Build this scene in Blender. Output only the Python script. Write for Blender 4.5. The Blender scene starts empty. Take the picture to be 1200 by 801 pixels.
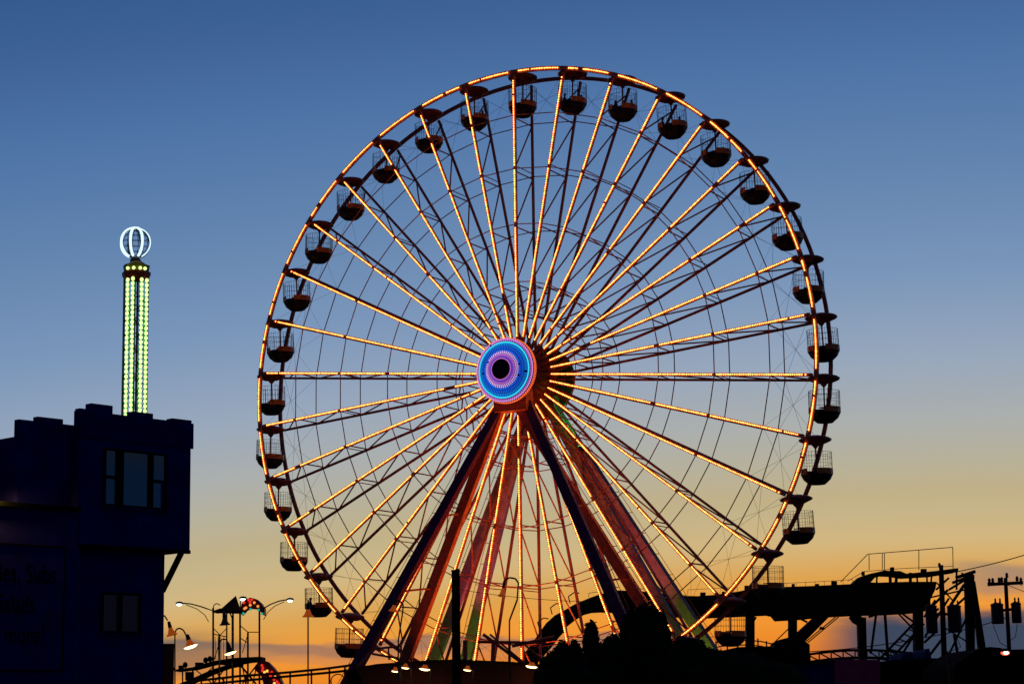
import bpy, bmesh, math, random
from mathutils import Vector, Matrix
random.seed(7)
PI = math.pi
S = bpy.context.scene
COL = S.collection

# ------------------------------------------------------------------ camera
F, PITCH, ROLL, EYE = 2400.0, 0.1811, -0.018, 3.5
cam_data = bpy.data.cameras.new('camera')
cam_data.sensor_width = 36.0
cam_data.lens = 36.0 * F / 1200.0
cam_data.clip_start = 0.5
cam_data.clip_end = 20000.0
cam = bpy.data.objects.new('camera', cam_data)
cam.matrix_world = Matrix.Translation((0, 0, EYE)) @ Matrix.Rotation(PI / 2 + PITCH, 4, 'X') @ Matrix.Rotation(ROLL, 4, 'Z')
COL.objects.link(cam)
S.camera = cam
S.view_settings.view_transform = 'Standard'
S.view_settings.look = 'None'
S.view_settings.exposure = 0.0
S.view_settings.gamma = 1.0
S.render.engine = 'CYCLES'
S.cycles.use_denoising = True
S.cycles.max_bounces = 5
S.cycles.sample_clamp_indirect = 3.0

CP, SP = math.cos(PITCH), math.sin(PITCH)
CR, SR = math.cos(ROLL), math.sin(ROLL)
def ray(u, v):
    x, z = (u - 600.0) / F, (400.0 - v) / F
    x, z = x * CR - z * SR, x * SR + z * CR
    return Vector((x, CP - z * SP, SP + z * CP))
def at(u, v, Y):
    d = ray(u, v)
    return Vector((0, 0, EYE)) + d * (Y / d.y)

def lin(r, g, b):
    f = lambda c: c / 12.92 if c <= 0.04045 else ((c + 0.055) / 1.055) ** 2.4
    return (f(r / 255), f(g / 255), f(b / 255), 1)

# ------------------------------------------------------------------ dusk sky
W = bpy.data.worlds.new('World')
S.world = W
W.use_nodes = True
nt = W.node_tree
nt.nodes.clear()
def N(t, **k):
    n = nt.nodes.new(t)
    for a, b in k.items(): setattr(n, a, b)
    return n
def M(op, a, b=None, c=None, clamp=False):
    n = N('ShaderNodeMath', operation=op, use_clamp=clamp)
    for i, x in enumerate((a, b, c)):
        if x is None: continue
        if isinstance(x, (int, float)): n.inputs[i].default_value = x
        else: nt.links.new(x, n.inputs[i])
    return n.outputs[0]
def sstep(x, lo, hi):
    n = N('ShaderNodeMapRange', interpolation_type='SMOOTHSTEP')
    nt.links.new(x, n.inputs[0])
    for i, q in enumerate((lo, hi, 0.0, 1.0)):
        if isinstance(q, (int, float)): n.inputs[i + 1].default_value = q
        else: nt.links.new(q, n.inputs[i + 1])
    return n.outputs[0]
tc = N('ShaderNodeTexCoord')
sep = N('ShaderNodeSeparateXYZ')
nt.links.new(tc.outputs['Generated'], sep.inputs[0])
DEG = 180 / PI
el = M('MULTIPLY', M('ARCSINE', sep.outputs[2]), DEG)
az = M('MULTIPLY', M('ARCTAN2', sep.outputs[0], sep.outputs[1]), DEG)
da = M('SUBTRACT', az, 11.0)                     # the sun went down a little right of the wheel
eff = M('ADD', M('MAXIMUM', el, 0.0), M('MINIMUM', M('MULTIPLY', M('MULTIPLY', da, da), 0.0034), 60.0))
fac = M('SQRT', M('DIVIDE', eff, 100.0, clamp=True))
ramp = N('ShaderNodeValToRGB')
stops = [(0.0, (212, 88, 16)), (1.2, (224, 110, 26)), (2.0, (238, 138, 40)), (2.8, (243, 155, 56)), (3.3, (232, 160, 68)), (3.7, (222, 164, 82)), (4.1, (217, 173, 104)), (4.6, (211, 182, 127)), (5.4, (198, 180, 137)),
         (5.9, (193, 176, 136)), (6.7, (184, 177, 153)), (7.8, (172, 175, 172)), (9.6, (151, 167, 188)),
         (11.9, (122, 150, 186)), (14.8, (98, 132, 175)), (17.4, (80, 117, 167)), (20.0, (63, 99, 150)), (23.4, (42, 82, 137)),
         (32.0, (38, 66, 114)), (60.0, (44, 50, 84)), (100.0, (24, 32, 64))]
els = ramp.color_ramp.elements
while len(els) < len(stops): els.new(0.5)
for e_, (d_, c_) in zip(els, stops):
    e_.position = math.sqrt(d_ / 100.0)
    e_.color = lin(*c_)
nt.links.new(fac, ramp.inputs[0])
# low cloud banks, laid out by compass direction and height above the horizon
cv = N('ShaderNodeCombineXYZ')
nt.links.new(M('MULTIPLY', az, 0.16), cv.inputs[0]); nt.links.new(M('MULTIPLY', el, 0.9), cv.inputs[1])
noi = N('ShaderNodeTexNoise'); noi.inputs['Scale'].default_value = 1.6; noi.inputs['Detail'].default_value = 5.0
nt.links.new(cv.outputs[0], noi.inputs['Vector'])
wob = M('MULTIPLY', M('SUBTRACT', noi.outputs[0], 0.5), 1.5)
elw = M('SUBTRACT', M('ADD', el, wob), 0.52)
def band(lo, hi, soft_lo, soft_hi, tilt=0.0, az_ref=0.0):
    e2 = M('SUBTRACT', elw, M('MULTIPLY', M('SUBTRACT', az, az_ref), tilt)) if tilt else elw
    return M('MULTIPLY', sstep(e2, lo - soft_lo, lo + soft_lo), M('SUBTRACT', 1.0, sstep(e2, hi - soft_hi, hi + soft_hi)))
right_bank = M('MULTIPLY', band(-2.0, 1.85, 0.1, 0.35, 0.10, 10.0), sstep(az, 7.6, 9.8))
right_streak = M('MULTIPLY', M('MULTIPLY', band(2.75, 3.25, 0.25, 0.25), sstep(az, 10.6, 13.5)), 0.55)
left_line = M('MULTIPLY', M('MULTIPLY', band(1.38, 1.64, 0.22, 0.10), M('SUBTRACT', 1.0, sstep(az, 2.0, 7.0))), 0.62)
left_haze = M('MULTIPLY', M('MULTIPLY', band(0.95, 1.85, 0.2, 0.3), M('SUBTRACT', 1.0, sstep(az, -9.0, -5.5))), 0.55)
warm_veil = M('MULTIPLY', M('MULTIPLY', band(1.0, 1.5, 0.12, 0.15), M('SUBTRACT', 1.0, sstep(az, 3.0, 8.0))), 0.25)
def mixc(f, a, col):
    n = N('ShaderNodeMix', data_type='RGBA')
    nt.links.new(f, n.inputs[0]); nt.links.new(a, n.inputs[6]); n.inputs[7].default_value = lin(*col)
    return n.outputs[2]
c = ramp.outputs[0]
c = mixc(warm_veil, c, (140, 112, 110))
c = mixc(left_line, c, (98, 96, 108))
c = mixc(left_haze, c, (108, 96, 92))
c = mixc(right_streak, c, (110, 112, 124))
c = mixc(right_bank, c, (62, 72, 92))
bg = N('ShaderNodeBackground')
nt.links.new(c, bg.inputs[0]); bg.inputs[1].default_value = 1.0
out = N('ShaderNodeOutputWorld')
nt.links.new(bg.outputs[0], out.inputs[0])

# the sun is down: only a trace of warm light still comes over the horizon behind the wheel
sun_d = bpy.data.lights.new('sun', 'SUN')
sun_d.energy = 0.03; sun_d.angle = math.radians(12); sun_d.color = (1.0, 0.55, 0.25)
sun = bpy.data.objects.new('sun', sun_d)
_sd = Vector((math.sin(math.radians(11)), math.cos(math.radians(11)), 0.03))
sun.rotation_euler = _sd.to_track_quat('Z', 'Y').to_euler()
COL.objects.link(sun)

# ------------------------------------------------------------------ materials
MATS = {}
def paint(name, col, rough=0.5, metal=0.0, var=0.25, scale=3.0, bump=0.0, spec=0.3):
    m = bpy.data.materials.new(name); m.use_nodes = True
    t = m.node_tree; b = t.nodes['Principled BSDF']
    tcn = t.nodes.new('ShaderNodeTexCoord')
    n = t.nodes.new('ShaderNodeTexNoise'); n.inputs['Scale'].default_value = scale; n.inputs['Detail'].default_value = 4
    t.links.new(tcn.outputs['Object'], n.inputs['Vector'])
    r = t.nodes.new('ShaderNodeValToRGB')
    r.color_ramp.elements[0].position = 0.3; r.color_ramp.elements[1].position = 0.7
    r.color_ramp.elements[0].color = tuple(x * (1 - var) for x in col) + (1,)
    r.color_ramp.elements[1].color = tuple(min(1, x * (1 + var)) for x in col) + (1,)
    t.links.new(n.outputs[0], r.inputs[0]); t.links.new(r.outputs[0], b.inputs['Base Color'])
    b.inputs['Roughness'].default_value = rough; b.inputs['Metallic'].default_value = metal
    b.inputs['Specular IOR Level'].default_value = spec
    if bump:
        bp = t.nodes.new('ShaderNodeBump'); bp.inputs['Strength'].default_value = bump
        t.links.new(n.outputs[0], bp.inputs['Height']); t.links.new(bp.outputs[0], b.inputs['Normal'])
    MATS[name] = m
    return m
def glow(name, col, strength):
    m = bpy.data.materials.new(name); m.use_nodes = True
    t = m.node_tree; t.nodes.clear()
    e = t.nodes.new('ShaderNodeEmission'); e.inputs[0].default_value = tuple(col) + (1,); e.inputs[1].default_value = strength
    o = t.nodes.new('ShaderNodeOutputMaterial'); t.links.new(e.outputs[0], o.inputs[0])
    MATS[name] = m
    return m
red_steel = paint('red painted steel', (0.50, 0.12, 0.04), 0.45)
dark_steel = paint('dark painted steel', (0.48, 0.11, 0.05), 0.5)
brace_steel = paint('brace steel', (0.48, 0.12, 0.06), 0.5)
wire_steel = paint('wire rope', (0.10, 0.07, 0.06), 0.5, 0.3)
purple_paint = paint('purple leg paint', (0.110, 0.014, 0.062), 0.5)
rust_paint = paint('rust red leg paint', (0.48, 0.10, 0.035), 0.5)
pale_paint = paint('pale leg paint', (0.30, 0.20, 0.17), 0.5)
gond_orange = paint('orange gondola panel', (0.85, 0.20, 0.018), 0.45)
gond_dark = paint('dark gondola tub', (0.014, 0.008, 0.016), 0.5)
gond_canopy = paint('canopy paint', (0.34, 0.075, 0.05), 0.5)
cage_wire = paint('cage wire', (0.06, 0.06, 0.09), 0.5, 0.2)
navy_wall = paint('navy wall', (0.0050, 0.0045, 0.135), 0.85, var=0.3, scale=1.2, bump=0.05, spec=0.02)
navy_trim = paint('navy trim', (0.004, 0.004, 0.110), 0.8, spec=0.02)
black_trim = paint('black trim', (0.002, 0.002, 0.005), 0.8, spec=0.02)
black_steel = paint('black steel', (0.006, 0.006, 0.007), 0.8, spec=0.1)
black_wood = paint('weathered black timber', (0.009, 0.007, 0.006), 0.9, scale=8, bump=0.3, spec=0.05)
tar_roof = paint('tar roof', (0.004, 0.004, 0.006), 0.95, spec=0.02)
brown_wood = paint('red brown boards', (0.11, 0.022, 0.008), 0.8, scale=6)
post_green = paint('green lamp post', (0.03, 0.045, 0.012), 0.5)
lamp_shade_paint = paint('orange bell shade', (0.32, 0.06, 0.012), 0.45)
_b = lamp_shade_paint.node_tree.nodes['Principled BSDF']      # glow put into the shade material, as if lit from within
_b.inputs['Emission Color'].default_value = (1.0, 0.17, 0.012, 1); _b.inputs['Emission Strength'].default_value = 0.24
lamp_cap_paint = paint('dark lamp cap', (0.012, 0.008, 0.008), 0.5)
bark = paint('bark', (0.03, 0.022, 0.016), 0.9)
leaf_a = paint('dark leaves', (0.012, 0.018, 0.007), 0.8, var=0.5, scale=1.0, spec=0.05)
ground_m = paint('sandy asphalt', (0.05, 0.045, 0.04), 0.95, scale=0.4)
booth_navy = paint('booth navy', (0.010, 0.008, 0.12), 0.85, spec=0.02)
booth_plum = paint('booth plum', (0.42, 0.05, 0.13), 0.85, var=0.15, spec=0.02)
blue_awning = paint('blue awning', (0.010, 0.008, 0.12), 0.8, spec=0.05)
galv = paint('galvanised rail', (0.05, 0.05, 0.045), 0.5, 0.3)
transformer_m = paint('transformer tank', (0.02, 0.013, 0.014), 0.6)
mast_m = paint('dark mast', (0.02, 0.03, 0.02), 0.5)
collar_m = paint('red collar', (0.30, 0.03, 0.02), 0.5)
net_m = paint('globe netting', (0.012, 0.014, 0.02), 0.6)
fixture_m = paint('floodlight housing', (0.02, 0.02, 0.022), 0.5)
hub_blue = paint('hub disc blue', (0.01, 0.04, 0.30), 0.5)
hub_black = paint('hub cap black', (0.010, 0.004, 0.014), 0.6)
arch_red = paint('red arch panel', (0.14, 0.014, 0.010), 0.5)

bulb = glow('warm bulb', (1.0, 0.36, 0.072), 7.6)
amber_bulb = glow('amber bulb', (1.0, 0.33, 0.06), 1.1)
led_cyan = glow('cyan neon', (0.04, 0.72, 0.95), 1.0)
led_blue = glow('blue led', (0.015, 0.16, 0.90), 1.0)
led_sky = glow('light blue led', (0.01, 0.24, 0.80), 1.0)
led_deep = glow('deep blue led', (0.01, 0.06, 0.62), 0.9)
led_white = glow('pinkish white led', (0.85, 0.50, 0.95), 1.0)
led_pink = glow('pink led', (0.62, 0.16, 0.58), 1.0)
led_purple = glow('purple neon', (0.16, 0.06, 0.50), 0.9)
led_orange = glow('orange red led', (1.0, 0.13, 0.03), 1.3)
led_green = glow('yellow green lamp', (0.62, 1.0, 0.30), 1.7)
neon_white = glow('cold white neon', (0.72, 0.93, 1.0), 1.15)
lamp_white = glow('white street light', (0.90, 1.0, 0.85), 4.0)
lamp_warm = glow('warm lamp disc', (1.0, 0.70, 0.26), 7.0)
lamp_red = glow('red lamp', (1.0, 0.10, 0.04), 1.6)
lamp_core = glow('white lamp core', (1.0, 0.75, 0.62), 6.0)
bulb_red = glow('red bulb', (1.0, 0.035, 0.02), 0.9)
bulb_yellow = glow('yellow bulb', (1.0, 0.50, 0.09), 1.5)
bulb_teal = glow('teal bulb', (0.02, 0.36, 0.28), 1.0)

def glass(name, col, rough):
    m = bpy.data.materials.new(name); m.use_nodes = True
    b = m.node_tree.nodes['Principled BSDF']
    t = m.node_tree
    n = t.nodes.new('ShaderNodeTexNoise'); n.inputs['Scale'].default_value = 1.5
    bp = t.nodes.new('ShaderNodeBump'); bp.inputs['Strength'].default_value = 0.02
    t.links.new(n.outputs[0], bp.inputs['Height']); t.links.new(bp.outputs[0], b.inputs['Normal'])
    b.inputs['Base Color'].default_value = tuple(col) + (1,)
    b.inputs['Roughness'].default_value = rough
    b.inputs['IOR'].default_value = 1.9
    MATS[name] = m
    return m
pane_teal = glass('teal window glass', (0.010, 0.10, 0.13), 0.05)
pane_brown = glass('brownish window glass', (0.16, 0.07, 0.07), 0.3); pane_brown.node_tree.nodes['Principled BSDF'].inputs['IOR'].default_value = 1.35  # one brownish tone over the whole pane

# ------------------------------------------------------------------ mesh helpers
def frame_of(d):
    d = d.normalized()
    up = Vector((0, 0, 1)) if abs(d.z) < 0.95 else Vector((0, 1, 0))
    a = d.cross(up).normalized()
    return a, a.cross(d).normalized()
class MB:
    def __init__(self): self.v = []; self.f = []
    def add(self, vs, fs):
        o = len(self.v); self.v += [Vector(p) for p in vs]; self.f += [tuple(i + o for i in q) for q in fs]
    def box(self, c, s, rot=None):
        hx, hy, hz = s[0] / 2, s[1] / 2, s[2] / 2
        vs = [Vector((x, y, z)) for x in (-hx, hx) for y in (-hy, hy) for z in (-hz, hz)]
        if rot: vs = [rot @ p for p in vs]
        self.add([p + Vector(c) for p in vs], [(0, 1, 3, 2), (4, 6, 7, 5), (0, 4, 5, 1), (2, 3, 7, 6), (0, 2, 6, 4), (1, 5, 7, 3)])
        return self
    def bx(self, x0, x1, y0, y1, z0, z1):
        return self.box(((x0 + x1) / 2, (y0 + y1) / 2, (z0 + z1) / 2), (abs(x1 - x0), abs(y1 - y0), abs(z1 - z0)))
    def tube(self, p, q, r, n=6, r1=None, cap=True):
        p, q = Vector(p), Vector(q); d = q - p
        if d.length < 1e-6: return self
        a, b = frame_of(d); r1 = r if r1 is None else r1
        vs = []
        for c_, rr in ((p, r), (q, r1)):
            for i in range(n):
                t = 2 * PI * (i + 0.5) / n
                vs.append(c_ + a * (rr * math.cos(t)) + b * (rr * math.sin(t)))
        fs = [(i, (i + 1) % n, n + (i + 1) % n, n + i) for i in range(n)]
        if cap: fs += [tuple(range(n - 1, -1, -1)), tuple(range(n, 2 * n))]
        self.add(vs, fs); return self
    def path(self, pts, r, n=6):
        for p, q in zip(pts[:-1], pts[1:]): self.tube(p, q, r, n)
        return self
    def beam(self, p, q, w, h, side=None, w1=None, h1=None):   # w along 'side', h across
        p, q = Vector(p), Vector(q); d = (q - p).normalized()
        a = Vector(side) if side is not None else frame_of(d)[0]
        a = (a - d * a.dot(d)).normalized(); b = d.cross(a)
        w1 = w if w1 is None else w1; h1 = h if h1 is None else h1
        vs = []
        for c_, ww, hh in ((p, w, h), (q, w1, h1)):
            for sx, sy in ((-1, -1), (1, -1), (1, 1), (-1, 1)):
                vs.append(c_ + a * (sx * ww / 2) + b * (sy * hh / 2))
        self.add(vs, [(3, 2, 1, 0), (4, 5, 6, 7), (0, 1, 5, 4), (1, 2, 6, 5), (2, 3, 7, 6), (3, 0, 4, 7)]); return self
    def lathe(self, prof, n=16, axis='z', center=(0, 0, 0), a0=0.0, a1=2 * PI):
        full = abs(a1 - a0 - 2 * PI) < 1e-6; m = n if full else n + 1
        vs = []
        for r, h in prof:
            for i in range(m):
                t = a0 + (a1 - a0) * i / n
                x, y = r * math.cos(t), r * math.sin(t)
                vs.append((x, y, h) if axis == 'z' else (x, h, y))
        c_ = Vector(center); vs = [Vector(p) + c_ for p in vs]
        fs = []
        for k in range(len(prof) - 1):
            for i in range(n):
                j = (i + 1) % m
                fs.append((k * m + i, k * m + j, (k + 1) * m + j, (k + 1) * m + i))
        self.add(vs, fs); return self
    def torus(self, R, r, n=48, k=6, axis='y', center=(0, 0, 0)):
        vs = []
        for i in range(n):
            t = 2 * PI * i / n
            for j in range(k):
                q = 2 * PI * j / k
                x, y, z = (R + r * math.cos(q)) * math.cos(t), (R + r * math.cos(q)) * math.sin(t), r * math.sin(q)
                vs.append(Vector((x, z, y) if axis == 'y' else (x, y, z)) + Vector(center))
        fs = [(i * k + j, ((i + 1) % n) * k + j, ((i + 1) % n) * k + (j + 1) % k, i * k + (j + 1) % k) for i in range(n) for j in range(k)]
        self.add(vs, fs); return self
    def octa(self, c, r, rz=None):
        c = Vector(c); rz = rz or r
        vs = [c + Vector(d) for d in ((r, 0, 0), (-r, 0, 0), (0, r, 0), (0, -r, 0), (0, 0, rz), (0, 0, -rz))]
        self.add(vs, [(0, 2, 4), (2, 1, 4), (1, 3, 4), (3, 0, 4), (2, 0, 5), (1, 2, 5), (3, 1, 5), (0, 3, 5)]); return self
    def ball(self, c, r, n=10, m=6, sz=1.0):
        prof = [(r * math.sin(PI * i / m) + (1e-4 if i in (0, m) else 0), -r * sz * math.cos(PI * i / m)) for i in range(m + 1)]
        return self.lathe(prof, n, 'z', c)
    def prism(self, pts, back):      # polygon of points pushed along a vector
        n = len(pts); b = Vector(back)
        vs = [Vector(p) for p in pts] + [Vector(p) + b for p in pts]
        fs = [tuple(range(n)), tuple(range(2 * n - 1, n - 1, -1))] + [(i, n + i, n + (i + 1) % n, (i + 1) % n) for i in range(n)]
        self.add(vs, fs); return self
    def mesh(self, name, off=None):
        me = bpy.data.meshes.new(name)
        vs = self.v if off is None else [p - off for p in self.v]
        me.from_pydata([tuple(p) for p in vs], [], self.f)
        bm = bmesh.new(); bm.from_mesh(me); bmesh.ops.recalc_face_normals(bm, faces=bm.faces); bm.to_mesh(me); bm.free()
        return me
    def build(self, name, mat, parent=None, smooth=False, local=False):
        off = None
        if parent is not None and not local: off = wloc(parent)
        me = self.mesh(name, off)
        me.materials.append(mat)
        if smooth:
            for p in me.polygons: p.use_smooth = True
        return link(name, me, parent)
def wloc(o):
    v = Vector(o.location)
    while o.parent: o = o.parent; v += o.location
    return v
def link(name, me, parent=None, loc=None, rot=None):
    o = bpy.data.objects.new(name, me); COL.objects.link(o)
    if parent is not None: o.parent = parent
    if loc is not None: o.location = loc
    if rot is not None: o.rotation_euler = rot
    return o
def tag(o, label=None, cat=None, group=None, kind=None):
    if label: o['label'] = label
    if cat: o['category'] = cat
    if group: o['group'] = group
    if kind: o['kind'] = kind
    return o
def thing(name, loc, label, cat, group=None, rz=0.0):
    o = bpy.data.objects.new(name, None); COL.objects.link(o)
    o.empty_display_size = 0.5
    o.location = loc; o.rotation_euler = (0, 0, rz)
    return tag(o, label, cat, group)
def clone(o, parent=None):
    c_ = o.copy(); COL.objects.link(c_)
    if parent is not None: c_.parent = parent
    for ch in list(o.children): clone(ch, c_)
    return c_

# ------------------------------------------------------------------ ground
g = MB(); g.add([(-3000, -300, 0), (3000, -300, 0), (3000, 9000, 0), (-3000, 9000, 0)], [(0, 1, 2, 3)])
tag(g.build('ground', ground_m), kind='structure')

# ------------------------------------------------------------------ ferris wheel
AZ, YC, XC, HZ = 0.4897, 140.0, 1.0086, 23.174 + EYE
R, HD, PH, NS = 21.58, 1.334, -0.0969, 34
wheel = thing('ferris_wheel', (XC, YC, 0), 'giant ferris wheel lit with golden bulb strings and a round blue hub light', 'ferris wheel', rz=-AZ)
HUB = Vector((0, 0, HZ))
def ang(k): return PH + 2 * PI * k / NS
def part(name, me, k, parent=wheel): return link(name, me, parent, (0, 0, HZ), (0, -ang(k), 0))
def strung(me, o): return tag(link('bulb_string', me, o), kind='stuff')     # hundreds of tiny bulbs on one string
def mk(b, name, mat):
    me = b.mesh(name); me.materials.append(mat); return me
DA = 2 * PI / NS
def pol(r, a, y): return Vector((r * math.cos(a), y, r * math.sin(a)))
# rim segments
def rim_seg(y, w, d):
    b = MB(); m = 4
    for i in range(m):
        b.beam(pol(R, DA * i / m, y), pol(R, DA * (i + 1) / m, y), w, d, side=(0, 1, 0))
    return b
def bulbs_on(points, gaps, r=0.078):
    b = MB()
    for t, p in points:
        if any(lo < t < hi for lo, hi in gaps): continue
        if random.random() < 0.004: continue
        b.octa(p, r * random.uniform(0.78, 1.12))
    return b
rimF = mk(rim_seg(-HD, 0.16, 0.30), 'rim_segment', red_steel)
rimB = mk(rim_seg(HD, 0.20, 0.24), 'rim_segment', dark_steel)
rim_strings = []
rb = int(R * DA / 0.125)
for q in range(4):
    gaps = [(-1, 0.10), (0.90, 2)] + ([[], [(0.40, 0.44)], [], [(0.62, 0.70)]][q])
    pts = [((i + 0.5) / rb, pol(R, DA * (i + 0.5) / rb, -HD - 0.14)) for i in range(rb)]
    rim_strings.append(mk(bulbs_on(pts, gaps, 0.051), 'bulb_string', bulb))
# spokes
R0, R1 = 1.5, R - 0.25
spF = mk(MB().beam((R0, -HD, 0), (R1, -HD, 0), 0.20, 0.18, side=(0, 0, 1)), 'spoke', red_steel)
spB = mk(MB().beam((R0, HD, 0), (R1, HD, 0), 0.15, 0.17, side=(0, 0, 1)), 'spoke', dark_steel)
RINGS = [0.205 * R, 0.30 * R, 0.49 * R, 0.675 * R, 0.855 * R]
sp_strings = []
n_b = int((R1 - 0.3 - 2.65) / 0.125)
for q in range(6):
    rnd = random.Random(q)
    gaps = [(0.675 * R - 0.16, 0.675 * R + 0.16)]
    if q in (1, 4): gaps.append((0.855 * R - 0.15, 0.855 * R + 0.15))
    if q in (2, 5): gaps.append((0.49 * R - 0.2, 0.49 * R + 0.15))
    if q == 3: gaps += [(0.86 * R, 0.86 * R + 0.5)]
    if q == 4: gaps += [(5.0, 5.8)]
    pts = [(2.65 + 0.125 * i, Vector((2.65 + 0.125 * i, -HD - 0.14, 0))) for i in range(n_b)]
    sp_strings.append(mk(bulbs_on(pts, gaps, 0.049), 'bulb_string', bulb))
# braces between the front and back spokes, stays out to the neighbouring spokes
rungs, diags = [], []
for i, r in enumerate(RINGS):
    b = MB()
    b.tube((r - 0.2, -HD + 0.1, 0), (r - 0.2, HD - 0.1, 0), 0.05, 5)
    rungs.append((mk(b, 'cross_brace', brace_steel),
                  mk(MB().tube((r + 0.2, -HD + 0.1, 0), (r + 0.2, HD - 0.1, 0), 0.035, 5), 'cross_brace', brace_steel)))
    r2 = RINGS[i + 1] if i < 4 else R - 0.5
    diags.append(mk(MB().tube((r + 0.2, -HD + 0.1, 0), (r2 - 0.3, HD - 0.1, 0), 0.055, 5), 'diagonal_brace', brace_steel))
stays = []
for y in (-HD, HD):
    for s in (1, -1):
        stays.append(mk(MB().tube(pol(R - 0.3, 0, y), pol(0.855 * R, s * DA, -y), 0.009, 4), 'stay_cable', wire_steel))
for k in range(NS):
    o = part('rim_segment', rimF, k); strung(rim_strings[(k * 7 + k // 3) % 4], o)
    part('rim_segment', rimB, k)
    o = part('spoke', spF, k); strung(sp_strings[(k * 5 + k // 4) % 6], o)
    part('spoke', spB, k)
    for i in range(5):
        part('cross_brace', rungs[i][0], k)
        if i == 3: part('cross_brace', rungs[i][1], k)
        part('diagonal_brace', diags[i], k)
    for st in stays: part('stay_cable', st, k)
for r in RINGS:
    for y in (-HD, HD):
        b = MB()
        for k in range(NS): b.tube(pol(r, ang(k), y), pol(r, ang(k + 1), y), 0.038, 5)
        o = b.build('tie_ring', brace_steel, wheel, local=True); o.location = HUB
def hubpart(b, name, mat, smooth=False, parent=wheel):
    o = b.build(name, mat, parent, smooth, local=True)
    if parent is wheel: o.location = HUB
    return o
for y in (-HD, HD):
    b = MB(); b.lathe([(1.0, y - 0.10), (1.65, y - 0.10), (1.65, y + 0.10), (1.0, y + 0.10)], 48, 'y')
    hubpart(b, 'hub_flange', red_steel)
hubpart(MB().lathe([(0.01, -2.9), (1.05, -2.9), (1.05, 3.0), (0.01, 3.0)], 32, 'y'), 'axle', paint('dark red hub paint', (0.20, 0.03, 0.012), 0.5), True)
for i in range(NS):      # lugs that hold the inner ends of the spokes
    a = ang(i + 0.5)
    b = MB(); b.beam(pol(1.0, a, -1.2), pol(1.0, a, -2.6), 0.10, 0.5, side=(-math.sin(a), 0, math.cos(a))); hubpart(b, 'hub_rib', red_steel)
hubpart(MB().lathe([(0.01, 2.35), (2.4, 2.35), (2.4, 2.65), (0.01, 2.65)], 40, 'y'), 'rear_drum', paint('dark drum paint', (0.05, 0.04, 0.035), 0.5))
# hub light: a shallow cone of led rings
def cone_y(r): return -3.2 - 0.62 * max(0.0, (2.25 - r) / 1.6) ** 0.9
disc = hubpart(MB().lathe([(1.0, -2.90), (2.22, -2.90), (2.22, -3.16), (2.22, -3.2), (1.8, cone_y(1.8)), (1.3, cone_y(1.3)), (0.7, cone_y(0.7) - 0.01), (0.01, cone_y(0.7) - 0.01)], 72, 'y'), 'hub_disc', hub_blue)
hubpart(MB().lathe([(0.70, cone_y(0.7) - 0.03), (0.66, cone_y(0.7) - 0.10), (0.01, cone_y(0.7) - 0.12)], 40, 'y'), 'hub_cap', hub_black)
def dots(r, n, size, mat, name='led_ring', ph=0.0):
    b = MB()
    for i in range(n):
        b.octa(pol(r, 2 * PI * (i + ph) / n, cone_y(r) - 0.04), size)
    tag(hubpart(b, name, mat), kind='stuff')
def dash(r0, r1, n, w, mat, ph=0.0):
    b = MB()
    for i in range(n):
        if random.random() < 0.015: continue
        a = 2 * PI * (i + ph) / n
        b.beam(pol(r0, a, cone_y(r0) - 0.03), pol(r1, a, cone_y(r1) - 0.03), w, 0.04, side=(-math.sin(a), 0, math.cos(a)))
    tag(hubpart(b, 'led_ring', mat), kind='stuff')
def ring(r, t, mat):
    hubpart(MB().torus(r, t, 72, 6, 'y', (0, cone_y(r) - 0.03, 0)), 'led_ring', mat)
b = MB()
for i in range(84): b.octa(pol(2.22, 2 * PI * i / 84, -3.16), 0.07)
tag(hubpart(b, 'led_ring', led_orange), kind='stuff')
b = MB()
for i in range(84): b.beam(pol(2.24, 2 * PI * (i + .5) / 84, -2.92), pol(2.24, 2 * PI * (i + .5) / 84, -3.08), 0.09, 0.04, side=(-math.sin(2 * PI * (i + .5) / 84), 0, math.cos(2 * PI * (i + .5) / 84)))
tag(hubpart(b, 'led_ring', led_orange), kind='stuff')
dash(2.00, 2.17, 84, 0.075, led_pink)
dots(2.15, 84, 0.05, led_white, ph=0.5)
ring(1.90, 0.055, led_cyan)
dash(1.64, 1.83, 84, 0.055, led_sky)
dash(1.46, 1.60, 72, 0.05, led_blue)
ring(1.41, 0.02, led_deep)
dash(1.27, 1.38, 66, 0.06, led_blue)
dash(1.18, 1.25, 50, 0.075, led_white)
dash(1.07, 1.14, 50, 0.07, led_white)
ring(1.04, 0.03, led_purple)
dash(0.93, 1.01, 54, 0.06, led_pink)
ring(0.88, 0.04, led_purple)
ring(0.79, 0.04, led_purple)
ring(0.73, 0.025, led_pink)

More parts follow.
